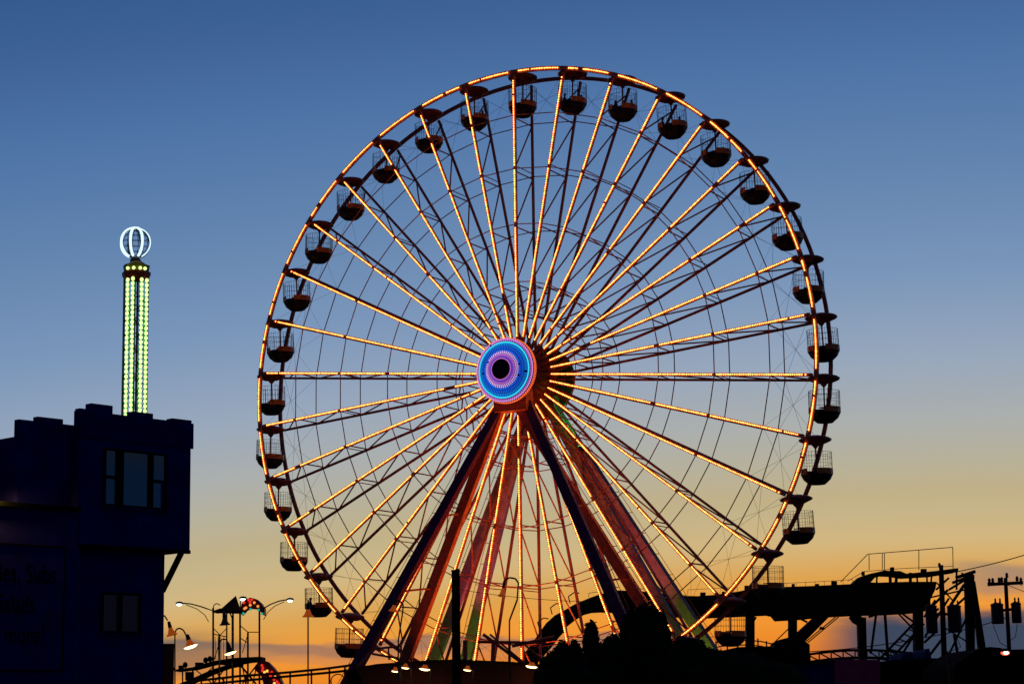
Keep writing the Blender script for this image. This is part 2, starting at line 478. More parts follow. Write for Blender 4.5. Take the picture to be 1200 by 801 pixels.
# ------------------------------------------------------------------ wheel support
sup = thing('wheel_support', (XC, YC, 0), 'splayed box legs carrying the ferris wheel axle, front pair dark purple', 'support frame', rz=-AZ)
TOPZ = HZ - 1.6
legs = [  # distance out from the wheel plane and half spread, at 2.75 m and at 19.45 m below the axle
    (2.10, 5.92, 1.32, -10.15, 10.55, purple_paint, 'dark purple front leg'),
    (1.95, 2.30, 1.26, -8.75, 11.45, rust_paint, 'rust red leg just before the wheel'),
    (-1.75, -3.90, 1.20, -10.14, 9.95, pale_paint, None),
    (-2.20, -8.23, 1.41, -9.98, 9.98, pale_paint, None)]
def leg_at(dt, db, st_, sb, z):
    f_ = (HZ - 2.75 - z) / 16.7
    return Vector((st_ + (sb - st_) * f_, -(dt + (db - dt) * f_), z))
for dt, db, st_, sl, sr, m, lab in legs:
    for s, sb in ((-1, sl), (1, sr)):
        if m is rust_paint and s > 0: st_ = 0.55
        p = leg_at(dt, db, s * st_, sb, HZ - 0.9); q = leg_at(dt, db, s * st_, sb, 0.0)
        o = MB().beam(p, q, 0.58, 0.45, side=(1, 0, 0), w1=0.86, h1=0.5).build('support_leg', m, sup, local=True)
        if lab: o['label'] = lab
        b = MB(); d = (q - p); nn = 18      # climbing rungs along the outside of the leg
        for i in range(2, nn):
            c_ = p + d * (i / nn)
            b.tube(c_ + Vector((s * 0.42, 0, 0.1)), c_ + Vector((s * 0.72, 0, 0.1)), 0.03, 4)
        b.tube(p + d * (2 / nn) + Vector((s * 0.72, 0, 0.1)), p + d * ((nn - 1) / nn) + Vector((s * 0.72, 0, 0.1)), 0.022, 4)
        tag(b.build('ladder', dark_steel, o, local=True), kind='stuff')
for y0, y1 in ((-2.65, -1.55), (1.5, 3.0)):
    b = MB(); b.bx(-1.25, 1.25, y0, y1, HZ - 2.7, HZ - 1.2); b.bx(-0.8, 0.8, y0, y1, HZ - 1.2, HZ - 0.6)
    b.build('bearing_block', rust_paint, sup, local=True)
for i, (z, s, sl2) in enumerate([(z, s, k) for z in (7.0, 12.0, 17.0) for s, k in ((-1, -8.75), (1, 11.45))]):
    p = leg_at(2.10, 5.92, s * 1.32, s * 10.15, z); q = leg_at(1.95, 2.30, s * 1.26, sl2, z + 0.3)
    MB().tube(p, q, 0.07, 6).build('leg_tie', rust_paint, sup, local=True)

# added floodlights standing in for coloured LED light on the rear legs
def wl(s, d, z):   # wheel frame (along, toward the viewer, height) to world
    ca, sa = math.cos(AZ), math.sin(AZ)
    return Vector((XC + s * ca - d * sa, YC - s * sa - d * ca, z))
def flood(pos, target, col, watts, cone, label, foot=None):
    t = thing('floodlight', pos, label, 'floodlight', 'coloured floodlights at the rear legs')
    d = (target - pos).normalized(); a, b_ = frame_of(d)
    b = MB(); b.beam(pos - d * 0.35, pos, 0.5, 0.4, side=a); b.build('housing', fixture_m, t)
    b = MB(); b.tube(pos - d * 0.2, foot or Vector((pos.x, pos.y, 0)), 0.05, 6); b.build('stand', fixture_m, t)
    b = MB(); b.beam(pos + d * 0.01, pos + d * 0.04, 0.44, 0.34, side=a)
    b.build('lens', glow('lens ' + label[:6], col, 3.0), t)
    L = bpy.data.lights.new('lamp', 'SPOT'); L.energy = watts; L.color = col; L.spot_size = math.radians(cone); L.spot_blend = 1.0; L.shadow_soft_size = 0.2
    lo = bpy.data.objects.new('lamp', L); COL.objects.link(lo); lo.parent = t; lo.location = d * 0.3
    lo.rotation_euler = (-d).to_track_quat('Z', 'Y').to_euler()
flood(wl(-4.0, -1.9, 1.2), wl(-5.5, -5.0, 14.0), (1.0, 0.14, 0.26), 9500, 40, 'pink floodlight aimed up the left rear legs')
flood(wl(5.0, -1.9, 1.2), wl(5.5, -5.0, 15.0), (1.0, 0.12, 0.20), 7000, 40, 'pink floodlight aimed up the right rear legs')
flood(wl(-6.5, -1.7, 0.8), wl(-9.3, -6.5, 5.2), (0.40, 0.75, 0.05), 1700, 110, 'green floodlight low beside the left rear legs')
flood(wl(7.0, -1.7, 0.8), wl(9.6, -6.5, 5.2), (0.40, 0.75, 0.05), 1700, 110, 'green floodlight low beside the right rear legs')
flood(wl(3.1, -1.72, HZ - 5.0), wl(1.4, -2.3, HZ - 0.9), (0.05, 1.0, 0.12), 700, 70, 'green floodlight on the right rear leg shining up at the rear drum', wl(2.35, -1.95, HZ - 5.2))  # added lamp standing in for green LED light on the drum

for s_, lab in ((-4.5, 'left'), (0.5, 'middle'), (5.5, 'right')):
    flood(wl(s_, 3.6, 1.3), wl(s_ * 0.6, 0.6, 26.0), (1.0, 0.24, 0.06), 5200, 66, 'red orange floodlight at the wheel foot, %s of the three' % lab)

# ------------------------------------------------------------------ gondolas
gon = thing('gondola', (0, 0, 0), 'x', 'gondola', 'gondolas hanging round the ferris wheel')
RC = 1.0
b = MB(); b.lathe([(0.01, 0.24), (0.35, 0.22), (0.9, 0.08), (1.06, -0.02), (1.02, -0.14), (0.6, -0.32), (0.01, -0.34)], 16)
b.build('canopy', gond_canopy, gon, local=True)
b = MB(); b.add([(-0.34, 0, -0.25), (0.34, 0, -0.25), (0.05, 0, -0.62), (-0.05, 0, -0.62), (-0.34, 0.12, -0.25), (0.34, 0.12, -0.25), (0.05, 0.12, -0.62), (-0.05, 0.12, -0.62)],
                 [(0, 1, 2, 3), (7, 6, 5, 4), (0, 4, 5, 1), (2, 6, 7, 3), (1, 5, 6, 2), (0, 3, 7, 4)])
b.build('hanger', dark_steel, gon, local=True)
b = MB(); b.tube((0, 0.06, -0.5), (0, 0.06, -2.75), 0.055, 8); b.lathe([(0.32, -1.96), (0.34, -1.93), (0.01, -1.92)], 12); b.build('centre_pole', dark_steel, gon, local=True)
b = MB(); b.lathe([(RC, -2.16), (RC + 0.02, -2.30), (0.86, -2.62), (0.52, -2.92), (0.01, -2.95), (0.01, -2.86), (0.46, -2.84), (0.8, -2.56), (RC - 0.06, -2.28), (RC - 0.06, -2.16), (RC, -2.16)], 12)
b.build('tub', gond_dark, gon, local=True)
def panel(a0, a1):
    b = MB(); z0, z1 = -2.30, -1.94
    n = 5
    prof = [(RC + 0.035, z0), (RC + 0.035, z1), (RC - 0.03, z1), (RC - 0.03, z0), (RC + 0.035, z0)]
    b.lathe(prof, n, 'z', (0, 0, 0), math.radians(a0), math.radians(a1))
    m = n + 1
    b.add([b.v[k * m] for k in range(4)] + [b.v[k * m + n] for k in range(4)], [(0, 1, 2, 3), (7, 6, 5, 4)])
    return b
for a0, a1 in ((-87, 52), (92, 232)):      # openings toward the front left and the rear
    panel(a0, a1).build('side_panel', gond_orange, gon, local=True)
b = MB()
for a0, a1 in ((-80, 45), (98, 226)):
    b.lathe([(0.42, -2.42), (0.9, -2.42), (0.9, -2.50), (0.42, -2.50), (0.42, -2.42)], 6, 'z', (0, 0, 0), math.radians(a0), math.radians(a1))
b.build('bench', gond_orange, gon, local=True)
b = MB()
nw = 34
for i in range(nw):
    t = 2 * PI * i / nw
    p = Vector((RC * math.cos(t), RC * math.sin(t), 0))
    b.tube(p + Vector((0, 0, -2.2)), p + Vector((0, 0, -0.86 + 0.03 * (i % 2))), 0.009 if i % 4 else 0.018, 4, cap=False)
for z in (-0.9, -1.22, -1.62): b.torus(RC, 0.010, 24, 4, 'z', (0, 0, z))
tag(b.build('cage', cage_wire, gon, local=True), kind='stuff')

ordinal = ['topmost', 'first', 'second', 'third', 'fourth', 'fifth', 'sixth', 'seventh', 'eighth', 'ninth', 'tenth', 'eleventh', 'twelfth', 'thirteenth',
           'fourteenth', 'fifteenth', 'sixteenth', 'seventeenth']
# seated riders
def make_person():
    me = bpy.data.meshes.new('person')
    V, E, Rr = [], [], []
    def vtx(p, r):
        V.append(p); Rr.append(r); return len(V) - 1
    def chain(start, pts):
        i = start
        for p, r in pts:
            j = vtx(p, r); E.append((i, j)); i = j
        return i
    pel = vtx((0, 0, 0.10), 0.15)
    chest = chain(pel, [((0, -0.01, 0.28), 0.14), ((0, 0.01, 0.46), 0.16)])
    head = chain(chest, [((0, 0.0, 0.60), 0.058), ((0, -0.03, 0.70), 0.085), ((0, -0.02, 0.79), 0.10), ((0, -0.01, 0.87), 0.07)])
    chain(len(V) - 2, [((0, -0.135, 0.76), 0.016)])            # nose
    for s in (-1, 1):
        chain(len(V) - 3 if False else 5, [((s * 0.11, 0.0, 0.77), 0.018)])   # ears
        sh = chain(chest, [((s * 0.18, 0.01, 0.50), 0.07), ((s * 0.23, -0.03, 0.28), 0.05), ((s * 0.17, -0.24, 0.20), 0.038), ((s * 0.15, -0.32, 0.19), 0.034)])
        for k in range(4):
            x = s * (0.118 + 0.021 * k); ln = (0.07, 0.08, 0.075, 0.06)[k]
            chain(sh, [((x, -0.37, 0.185), 0.009), ((x, -0.37 - ln * 0.55, 0.175), 0.008), ((x, -0.37 - ln, 0.155), 0.007)])
        chain(sh, [((s * 0.10, -0.34, 0.18), 0.010), ((s * 0.085, -0.37, 0.17), 0.008)])
        chain(pel, [((s * 0.10, -0.05, 0.09), 0.10), ((s * 0.12, -0.42, 0.12), 0.068), ((s * 0.12, -0.44, -0.10), 0.05), ((s * 0.12, -0.42, -0.30), 0.042), ((s * 0.12, -0.54, -0.34), 0.035)])
    me.from_pydata(V, E, [])
    o = bpy.data.objects.new('person', me); COL.objects.link(o)
    sk = o.modifiers.new('skin', 'SKIN')
    for i, r in enumerate(Rr): me.skin_vertices[0].data[i].radius = (r, r)
    me.skin_vertices[0].data[0].use_root = True
    o.modifiers.new('sub', 'SUBSURF').levels = 1
    dg = bpy.context.evaluated_depsgraph_get()
    out = bpy.data.meshes.new_from_object(o.evaluated_get(dg))
    bpy.data.objects.remove(o); bpy.data.meshes.remove(me)
    return out
skin_m = paint('skin', (0.30, 0.16, 0.10), 0.6)
hair_m = paint('hair', (0.02, 0.012, 0.008), 0.7)
jean_m = paint('jeans', (0.02, 0.025, 0.05), 0.8)
shirts = [paint('dark shirt', (0.03, 0.02, 0.03), 0.8), paint('maroon shirt', (0.10, 0.015, 0.02), 0.8)]
bodies = []
base_body = make_person()
for sm_ in shirts:
    me = base_body.copy(); me.materials.clear()
    for m in (sm_, jean_m, skin_m, hair_m): me.materials.append(m)
    for p in me.polygons:
        c_ = p.center; p.use_smooth = True
        p.material_index = 0
        if c_.z < 0.15 and (abs(c_.y) > 0.10 or c_.z < 0.05) and c_.z < 0.16 and not (c_.y < -0.30 and c_.z > 0.145): p.material_index = 1
        if c_.z > 0.56 or (c_.y < -0.27 and c_.z > 0.145): p.material_index = 2
        if c_.z > 0.83 or (c_.z > 0.66 and c_.y > 0.02): p.material_index = 3
    bodies.append(me)
riders = {4: [60], 5: [20, 160], 6: [-10, 190], 7: [0, 150, 210], 8: [5, 40, 190], 9: [10, 180], 10: [0], 21: [20, 170]}
first = True
topk = 8
gslots = []
for k in range(NS):
    nx = (k - topk)
    a = ang(k)
    p = wl(R * math.cos(a), 0, HZ + R * math.sin(a))
    # only the gondolas the picture shows
    dd = p - Vector((0, 0, EYE)); yc = dd.y * CP + dd.z * SP; zc = -dd.y * SP + dd.z * CP
    v = 400 - F * (zc * CR - dd.x * SR) / yc
    if v > 752 and 23 <= k <= 32: continue
    o = gon if first else clone(gon)
    first = False
    o.location = p; o.rotation_euler = (0, random.uniform(-0.045, 0.045), -0.15 + random.uniform(-0.08, 0.08))
    n = (topk - k) % NS          # clockwise steps from the top
    if n == 0: where = 'topmost on the wheel, with riders inside'
    elif n <= NS // 2: where = ordinal[n] + ' clockwise from the topmost one'
    else: where = ordinal[NS - n] + ' anticlockwise from the topmost one'
    o['label'] = 'round cage gondola with orange panels, ' + where
    gslots.append((k, p, n))
rank = ['rightmost', 'middle', 'leftmost']
for k, p, n in gslots:
    if k not in riders: continue
    angs = riders[k]
    xs = sorted(angs, key=lambda q: -math.cos(math.radians(q)))
    for q in angs:
        t = math.radians(q)
        o = link('person', bodies[random.randrange(2)], None)
        o.location = p + Vector((0.62 * math.cos(t), 0.62 * math.sin(t), -2.38))
        o.rotation_euler = (0, 0, t - PI / 2)
        o.scale = [random.uniform(0.94, 1.08)] * 3
        side = {1: 'alone', 2: ('on the right side', 'on the left side'), 3: ('on the right side', 'in the middle', 'on the left side')}[len(angs)]
        side = side if isinstance(side, str) else side[xs.index(q)]
        if n == 0: wh = 'the topmost gondola'
        elif n <= 17: wh = 'the ' + ordinal[n] + ' gondola clockwise from the topmost'
        else: wh = 'the ' + ordinal[NS - n] + ' gondola anticlockwise from the topmost'
        tag(o, 'dark seated rider %s in %s' % (side, wh), 'person', 'riders in the gondolas')

# ------------------------------------------------------------------ drop tower
TY = 170.0
tp = at(160, 310, TY)
tower = thing('drop_tower', (tp.x, tp.y, 0), 'tall drop tower lit with green lamp columns under a white neon globe', 'tower ride')
zt = at(160, 327, TY).z; X0, Y0 = tp.x, tp.y
rot = math.radians(-42); hs = 0.70
def tc_(x, y): return Vector((X0 + x * math.cos(rot) - y * math.sin(rot), Y0 + x * math.sin(rot) + y * math.cos(rot), 0))
b = MB()
for sx in (-1, 1):
    for sy in (-1, 1):
        q = tc_(sx * hs, sy * hs); b.tube(q, q + Vector((0, 0, zt)), 0.10, 6)
b.build('mast_post', mast_m, tower)
b = MB()
z = 1.0; flip = 1
while z < zt - 1.2:
    for (x0, y0), (x1, y1) in (((-1, -1), (1, -1)), ((1, -1), (1, 1)), ((1, 1), (-1, 1)), ((-1, 1), (-1, -1))):
        p0, p1 = tc_(x0 * hs, y0 * hs), tc_(x1 * hs, y1 * hs)
        b.tube(p0 + Vector((0, 0, z)), p1 + Vector((0, 0, z)), 0.05, 4)
        if flip > 0: b.tube(p0 + Vector((0, 0, z)), p1 + Vector((0, 0, z + 1.2)), 0.045, 4)
        else: b.tube(p1 + Vector((0, 0, z)), p0 + Vector((0, 0, z + 1.2)), 0.045, 4)
    z += 1.2; flip = -flip
tag(b.build('lattice', mast_m, tower), kind='stuff')
strip_pos = [(-hs * 0.74, -hs), (hs * 0.06 + 0.02, -hs), (hs, -hs * 0.62 + 0.25), (hs, hs * 0.62)]
rail_green = paint('green lamp rail', (0.03, 0.40, 0.05), 0.5)
strip_pts = []
strip_u = [149.5, 156.6, 164.2, 170.2]
for i, u in enumerate(strip_u):
    # strips stand on the two visible faces of the mast; solve the place along the face from the bearing
    best = None
    for j in range(400):
        if i < 2: c_ = tc_(-hs + 2 * hs * j / 399, -hs - 0.1)
        else: c_ = tc_(hs + 0.1, -hs + 2 * hs * j / 399)
        dr = ray(u, 400); e_ = abs(c_.x / c_.y - dr.x / dr.y)
        if best is None or e_ < best[0]: best = (e_, c_)
    c_ = best[1]
    bk = MB(); bk.box(c_ + Vector((0, 0, zt / 2)), (0.26, 0.05, zt - 0.4), Matrix.Rotation(rot + (0 if i < 2 else PI / 2), 3, 'Z'))
    st = bk.build('lamp_rail', rail_green, tower)
    strip_pts.append((c_, i))
    b = MB(); z = zt - 0.15
    nrm = Vector((math.sin(rot), -math.cos(rot), 0)) if i < 2 else Vector((math.cos(rot), math.sin(rot), 0))
    while z > 12:
        b.ball(c_ + nrm * 0.09 + Vector((0, 0, z)), 0.155, 8, 6, 1.22); z -= 0.414
    tag(b.build('lamp_column', led_green, st), kind='stuff')
# collar
def tz(v): return at(160, v, TY).z
rr = 33 / 2 / F * TY * 1.0
b = MB(); b.lathe([(rr * 0.9, tz(327)), (rr * 1.05, tz(322)), (rr * 1.05, tz(319)), (rr * 0.92, tz(318)), (rr * 0.8, tz(318))], 8, 'z', (X0, Y0, 0)); b.build('collar_skirt', collar_m, tower)
b = MB(); b.lathe([(rr * 0.9, tz(318)), (rr * 0.98, tz(311)), (rr * 0.7, tz(309.5)), (rr * 0.3, tz(305)), (0.2, tz(301))], 8, 'z', (X0, Y0, 0)); b.build('collar_cap', paint('yellow collar', (0.25, 0.16, 0.02), 0.5), tower)
b = MB()
for c_, i in strip_pts:
    b.ball((c_.x, Y0 - math.sqrt(max(0.01, rr * rr - (c_.x - X0) ** 2)) - 0.02, tz(316.5)), 0.15, 8, 6)
tag(b.build('collar_lamps', led_green, tower), kind='stuff')
gc = at(158.7, 284.5, TY); gr = 18.6 / F * TY
gl = MB()
for i in range(16):
    t = PI * i / 16 * 2
    pts = [gc + Vector((gr * 0.95 * math.sin(q) * math.cos(t), gr * 0.95 * math.sin(q) * math.sin(t), gr * 0.95 * math.cos(q))) for q in [PI * j / 10 for j in range(11)]]
    gl.path(pts, 0.022, 4)
for j in range(1, 8):
    q = PI * j / 8; gl.torus(gr * 0.95 * math.sin(q), 0.022, 24, 4, 'z', gc + Vector((0, 0, gr * 0.95 * math.cos(q))))
globe = gl.build('globe_cage', net_m, tower)
for i in range(8):
    t = math.radians(-143 + 45 * i)
    pts = [gc + Vector((gr * math.sin(q) * math.cos(t), gr * math.sin(q) * math.sin(t), gr * math.cos(q))) for q in [0.10 + (PI * 0.86 - 0.10) * j / 12 for j in range(13)]]
    lit = i in (0, 1, 2, 3, 7)
    MB().path(pts, 0.115 if i < 3 else 0.055, 8).build('neon_rib', neon_white if lit else net_m, globe)
MB().tube(at(158.7, 303, TY), at(158.7, 311, TY), 0.45, 10).build('globe_stand', galv, tower)

# ------------------------------------------------------------------ navy building
PHI = math.radians(48)
BX, BY = -11.0, 70.0
bd = Vector((math.cos(PHI), math.sin(PHI), 0)); bn = Vector((-math.sin(PHI), math.cos(PHI), 0))
bld = thing('building', (BX, BY, 0), 'dark navy building with battlement parapet and jutting upper bay', 'building', rz=PHI)
def wp(u, v, y=0.0):      # where the sight line meets the wall set back by y: (along, height)
    d = ray(u, v); O = Vector((0, 0, EYE)); P0 = Vector((BX, BY, 0)) + bn * y
    t = (P0 - O).dot(bn) / d.dot(bn); q = O + d * t - Vector((BX, BY, 0))
    return q.dot(bd), q.z
def X(u, v=600, y=0.0): return wp(u, v, y)[0]
def Z(u, v, y=0.0): return wp(u, v, y)[1]
def bpart(b, name, mat, parent=None): return b.build(name, mat, parent or bld, local=True)
XL = X(-60)
BAY = -0.45
zb = Z(160, 640.7, BAY)
zp = Z(131, 484, BAY)
x_bay0, x_bay1 = X(90, 640, BAY), X(222.3, 640, BAY)
x_low = X(192, 720)
bpart(MB().bx(XL, x_low, 0.0, 7.0, 0, zb + 0.1), 'lower_wall', navy_wall)
z2 = Z(60, 494.5, -0.1)
z_roof = Z(22, 510, -0.1)
bpart(MB().bx(x_bay0, x_bay1, BAY, 7.0, zb, z_roof), 'bay_wall', navy_wall)
bpart(MB().bx(x_bay0, x_bay1, BAY, BAY + 0.30, z_roof, zp), 'parapet', navy_wall)
bpart(MB().bx(x_bay0 - 0.02, x_bay1 + 0.07, BAY - 0.06, BAY - 0.004, Z(222, 525, BAY), zp - 0.02), 'parapet_band', navy_trim)
for u0, u1 in ((106, 131.3), (154.6, 178.8), (201.3, 224)):
    a, c_ = X(u0, 485, BAY - 0.06), X(u1, 485, BAY - 0.06)
    z1 = Z((u0 + u1) / 2, {106: 473.2, 154.6: 482.6, 201.3: 490.6}[u0], BAY - 0.06)
    bpart(MB().bx(a, c_, BAY - 0.09, BAY + 0.22, zp - 0.30, z1), 'merlon', navy_wall)
bpart(MB().bx(x_bay0 - 0.03, X(106, 480, BAY) - 0.004, BAY - 0.05, BAY + 0.2, zp - 0.1, Z(96, 478, BAY)), 'merlon', navy_wall)
# lower upper-left section
xa = X(22, 500, -0.1); xe = X(93, 495, -0.1)
bpart(MB().bx(xa, xe, -0.1, 6.5, Z(40, 600, -0.1), z_roof), 'side_wall', navy_wall)
bpart(MB().bx(xa, xe, -0.1, 0.15, z_roof + 0.002, z2), 'side_parapet', navy_wall)
bpart(MB().bx(X(44.2, 490, -0.15), X(74, 490, -0.15), -0.15, 0.1, z2 - 0.2, Z(59, 488.8, -0.15)), 'merlon', navy_wall)
# ground floor block with ledge
zl = Z(45, 592, BAY)
bpart(MB().bx(XL, X(91.5, 700, BAY), BAY, -0.004, 0, zl), 'shop_wall', navy_wall)
bpart(MB().bx(XL, X(95, 597, BAY - 0.12), BAY - 0.14, 0.0, zl - 0.09, zl + 0.05), 'ledge', black_trim)
bpart(MB().bx(x_bay0, x_bay1 + 0.02, BAY - 0.03, BAY + 0.12, zb - 0.10, zb + 0.02), 'ledge', black_trim)
bpart(MB().tube((X(92.5, 700, BAY + 0.12), BAY + 0.2, 0), (X(92.5, 700, BAY + 0.12), BAY + 0.2, zb - 0.05), 0.045, 8), 'drainpipe', paint('red lit pipe', (0.10, 0.012, 0.006), 0.6))  # red light along the pipe is put into its colour
# bracket under the bay
pz0, pz1 = wp(213.5, 646, 0.2), wp(191.5, 692, 0.2)
bpart(MB().beam((pz0[0], 0.2, zb + 0.05), (pz1[0] - 0.05, 0.2, pz1[1]), 0.14, 0.16, side=(0, 1, 0)), 'bracket', black_trim)
bpart(MB().bx(x_low, x_bay1 - 0.05, -0.3, 3.0, zb - 0.06, zb - 0.004), 'soffit', paint('red lit soffit', (0.12, 0.02, 0.01), 0.7))  # red light under the bay is put into the soffit colour
# windows
def window(u0, v0, u1, v1, y, panes, gmat, label):
    vm = (v0 + v1) / 2; um = (u0 + u1) / 2
    z0, z1 = Z(um, v1, y), Z(um, v0, y); x0, x1 = X(u0, vm, y), X(u1, vm, y)
    fr = MB(); t = 0.07
    fr.bx(x0 - t, x0, y - 0.07, y + 0.01, z0 - t, z1 + t); fr.bx(x1, x1 + t, y - 0.07, y + 0.01, z0 - t, z1 + t)
    fr.bx(x0, x1, y - 0.065, y + 0.01, z0 - t, z0); fr.bx(x0, x1, y - 0.065, y + 0.01, z1, z1 + t)
    w = bpart(fr, 'window', black_trim); w['label'] = label
    prev = x0
    segs = []
    for (a, c_, z_lo, z_hi) in panes:
        xa_, xc = X(a, vm, y), X(c_, vm, y)
        zz0, zz1 = z0 + (z1 - z0) * z_lo, z0 + (z1 - z0) * z_hi
        MB().bx(xa_, xc, y - 0.022, y - 0.005, zz0, zz1).build('pane', gmat, w, local=True)
    mu = MB()
    us = sorted({p[0] for p in panes} | {p[1] for p in panes})
    edges = [(panes[i][1], panes[i + 1][0]) for i in range(len(panes) - 1) if panes[i + 1][0] > panes[i][1] + 1]
    for a, c_ in edges: MB().bx(X(a, vm, y), X(c_, vm, y), y - 0.05, y + 0.005, z0, z1).build('mullion', black_trim, w, local=True)
    for (a, c_, z_lo, z_hi) in panes:
        if 0.01 < z_hi < 0.9: MB().bx(X(a, vm, y), X(c_, vm, y), y - 0.045, y - 0.002, z0 + (z1 - z0) * z_hi, z0 + (z1 - z0) * (z_hi + 0.06)).build('meeting_rail', black_trim, w, local=True)
    MB().bx(x0 - 0.16, x1 + 0.16, y - 0.13, y + 0.0, z0 - t - 0.06, z0 - t).build('sill', navy_trim, w, local=True)
window(123, 530, 192.5, 592, BAY, [(123.5, 137, 0.53, 1.0), (123.5, 134.5, 0.0, 0.47), (144, 172.5, 0.0, 1.0), (179, 191.5, 0.53, 1.0), (179, 188, 0.0, 0.47)], pane_teal, 'wide three part window with teal glass')
window(120, 696, 162, 738.5, 0.0, [(120.5, 136.5, 0.0, 1.0), (142.5, 161.5, 0.0, 1.0)], pane_brown, 'small two pane window with brownish glass')
# painted sign on the shop wall
sx0, sx1 = X(-30, 700, BAY), X(72.5, 700, BAY)
sz0, sz1 = Z(40, 783.5, BAY), Z(40, 639.5, BAY)
sg = bpart(MB().bx(sx0, sx1, BAY - 0.05, BAY - 0.004, sz0, sz1), 'sign_board', navy_wall)
fr = MB(); t = 0.055
fr.bx(sx0, sx1 + t, BAY - 0.08, BAY - 0.02, sz1, sz1 + t); fr.bx(sx0, sx1 + t, BAY - 0.08, BAY - 0.02, sz0 - t, sz0); fr.bx(sx1, sx1 + t, BAY - 0.075, BAY - 0.02, sz0, sz1)
fr.build('sign_frame', black_trim, sg, local=True)
letter_m = paint('black sign lettering', (0.0005, 0.0005, 0.0008), 0.9, spec=0.0)
def lettering(text, u_right, v_base, v_cap, name='lettering'):
    cu = bpy.data.curves.new(name, 'FONT'); cu.body = text; cu.align_x = 'RIGHT'; cu.extrude = 0.004
    cap = Z(40, v_cap, BAY) - Z(40, v_base, BAY)
    cu.size = cap / 0.70
    o = bpy.data.objects.new(name, cu); COL.objects.link(o)
    dg = bpy.context.evaluated_depsgraph_get()
    me = bpy.data.meshes.new_from_object(o.evaluated_get(dg))
    bpy.data.objects.remove(o); bpy.data.curves.remove(cu)
    me.name = name; me.materials.clear(); me.materials.append(letter_m)
    q = link(name, me, sg, (X(u_right, 700, BAY), BAY - 0.058, Z(u_right, v_base, BAY)), (PI / 2, 0, 0)); q.scale = (0.72, 1, 1); tag(q, kind='stuff')
    return q
lettering('Fries, Subs', 64.5, 683, 660)
lettering('Salads', 40.5, 717.5, 696)
lettering('and more!', 52.5, 753.5, 731)
# wall lamp just left of the frame, shining on the shop wall and upper wall
lz = Z(0, 566, BAY)
lampw = thing('wall_lamp', Vector((BX, BY, 0)) + bd * X(-9, 580, -0.7) + bn * (-0.7) + Vector((0, 0, zl + 0.05)), 'small warm wall lamp on the shop ledge at the frame edge', 'lamp', rz=PHI)
MB().tube((0, 0.3, 0.0), (0, 0.1, 0.35), 0.025, 6).build('arm', black_steel, lampw, local=True)
MB().lathe([(0.03, 0.5), (0.10, 0.42), (0.13, 0.30)], 10).build('shade', black_steel, lampw, local=True)
MB().ball((0, 0, 0.33), 0.06, 8, 6).build('lamp_bulb', glow('wall lamp bulb', (1.0, 0.60, 0.030), 5200.0), lampw, local=True)

# ------------------------------------------------------------------ boardwalk lamps
def px(u, v, Y, dy=0.0): return at(u, v, Y + dy)
def bell_lamp(pole_pts, shade_top, shade_bot, w_px, Y, label, disc_col=lamp_warm, disc_on=True, shade_m=lamp_shade_paint, tilt=0.0):
    base = px(*pole_pts[0], Y)
    t = thing('bell_lamp', (base.x, base.y, 0), label, 'lamp', 'bell shaded boardwalk lamps')
    pts = [Vector((base.x, base.y, 0))] + [px(u, v, Y) for u, v in pole_pts]
    MB().path(pts, 0.04, 6).build('pole', post_green, t)
    a, c_ = px(*shade_top, Y), px(*shade_bot, Y)
    r = w_px / 2 / F * Y; h = (a - c_).length
    prof = [(0.10 * r + 0.02, h * 1.0), (0.22 * r, h * 0.72), (0.42 * r, h * 0.42), (0.62 * r, h * 0.18), (r, 0.0), (r * 0.97, -0.02), (0.55 * r, h * 0.16), (0.2 * r, h * 0.6)]
    axis = (a - c_).normalized()
    Mx = Vector((0, 0, 1)).rotation_difference(axis).to_matrix()
    b = MB(); b.lathe(prof[:5][1:] + prof[5:], 14); b.v = [Mx @ p + c_ for p in b.v]; sh = b.build('shade', shade_m, t, True)
    b = MB(); b.lathe([(0.0001, h * 1.12), (0.16 * r + 0.03, h * 1.08), (0.36 * r, h * 0.60), (0.30 * r, h * 0.58)], 10); b.v = [Mx @ p + c_ for p in b.v]; b.build('cap', lamp_cap_paint, sh)
    if disc_on:
        b = MB(); b.lathe([(0.0001, -0.34 * r), (0.6 * r, -0.28 * r), (0.98 * r, -0.05 * r), (0.98 * r, 0.0), (0.0001, 0.02)], 14); b.v = [Mx @ p + c_ for p in b.v]; b.build('lamp_disc', disc_col, t)
    return t
LY = 112.0
bell_lamp([(186, 770), (186, 738), (188, 724), (192.5, 720), (196.5, 726)], (198, 728.5), (201.5, 743), 13.5, LY, 'orange bell lamp without a bright disc beside the edge of the navy building', disc_on=False)
bell_lamp([(205, 800), (205, 740), (207, 736), (211, 735), (215, 737.5), (218, 743)], (219.5, 743.5), (223.3, 756), 16.5, LY, 'lit bell lamp on a gooseneck pole beside the navy building')
bell_lamp([(272, 800), (272, 723), (268, 714), (264, 713), (262.5, 716)], (262.5, 716), (263.5, 731), 13, LY + 6, 'yellow green bell lamp hanging under the dark peaked canopy', disc_on=False, shade_m=paint('yellow green shade', (0.10, 0.11, 0.02), 0.5))
bell_lamp([(257, 800), (257, 752), (260, 748), (265, 748), (267, 752)], (267, 753), (270, 763.5), 14.5, LY + 4, 'lit bell lamp low between the posts of the slide tower', shade_m=post_green)
bell_lamp([(361, 800), (361, 709), (361, 704), (361, 702)], (361, 707), (361, 721.5), 14, 100, 'orange bell lamp on a lone thin pole left of the wheel', disc_on=False)
bell_lamp([(597, 752), (597, 726), (606, 702), (607.5, 682), (604, 677), (597, 675.8), (591.5, 679)], (591, 681), (588, 698), 9.5, 95, 'small orange bell lamp on a crooked pole in front of the wheel', disc_on=False)
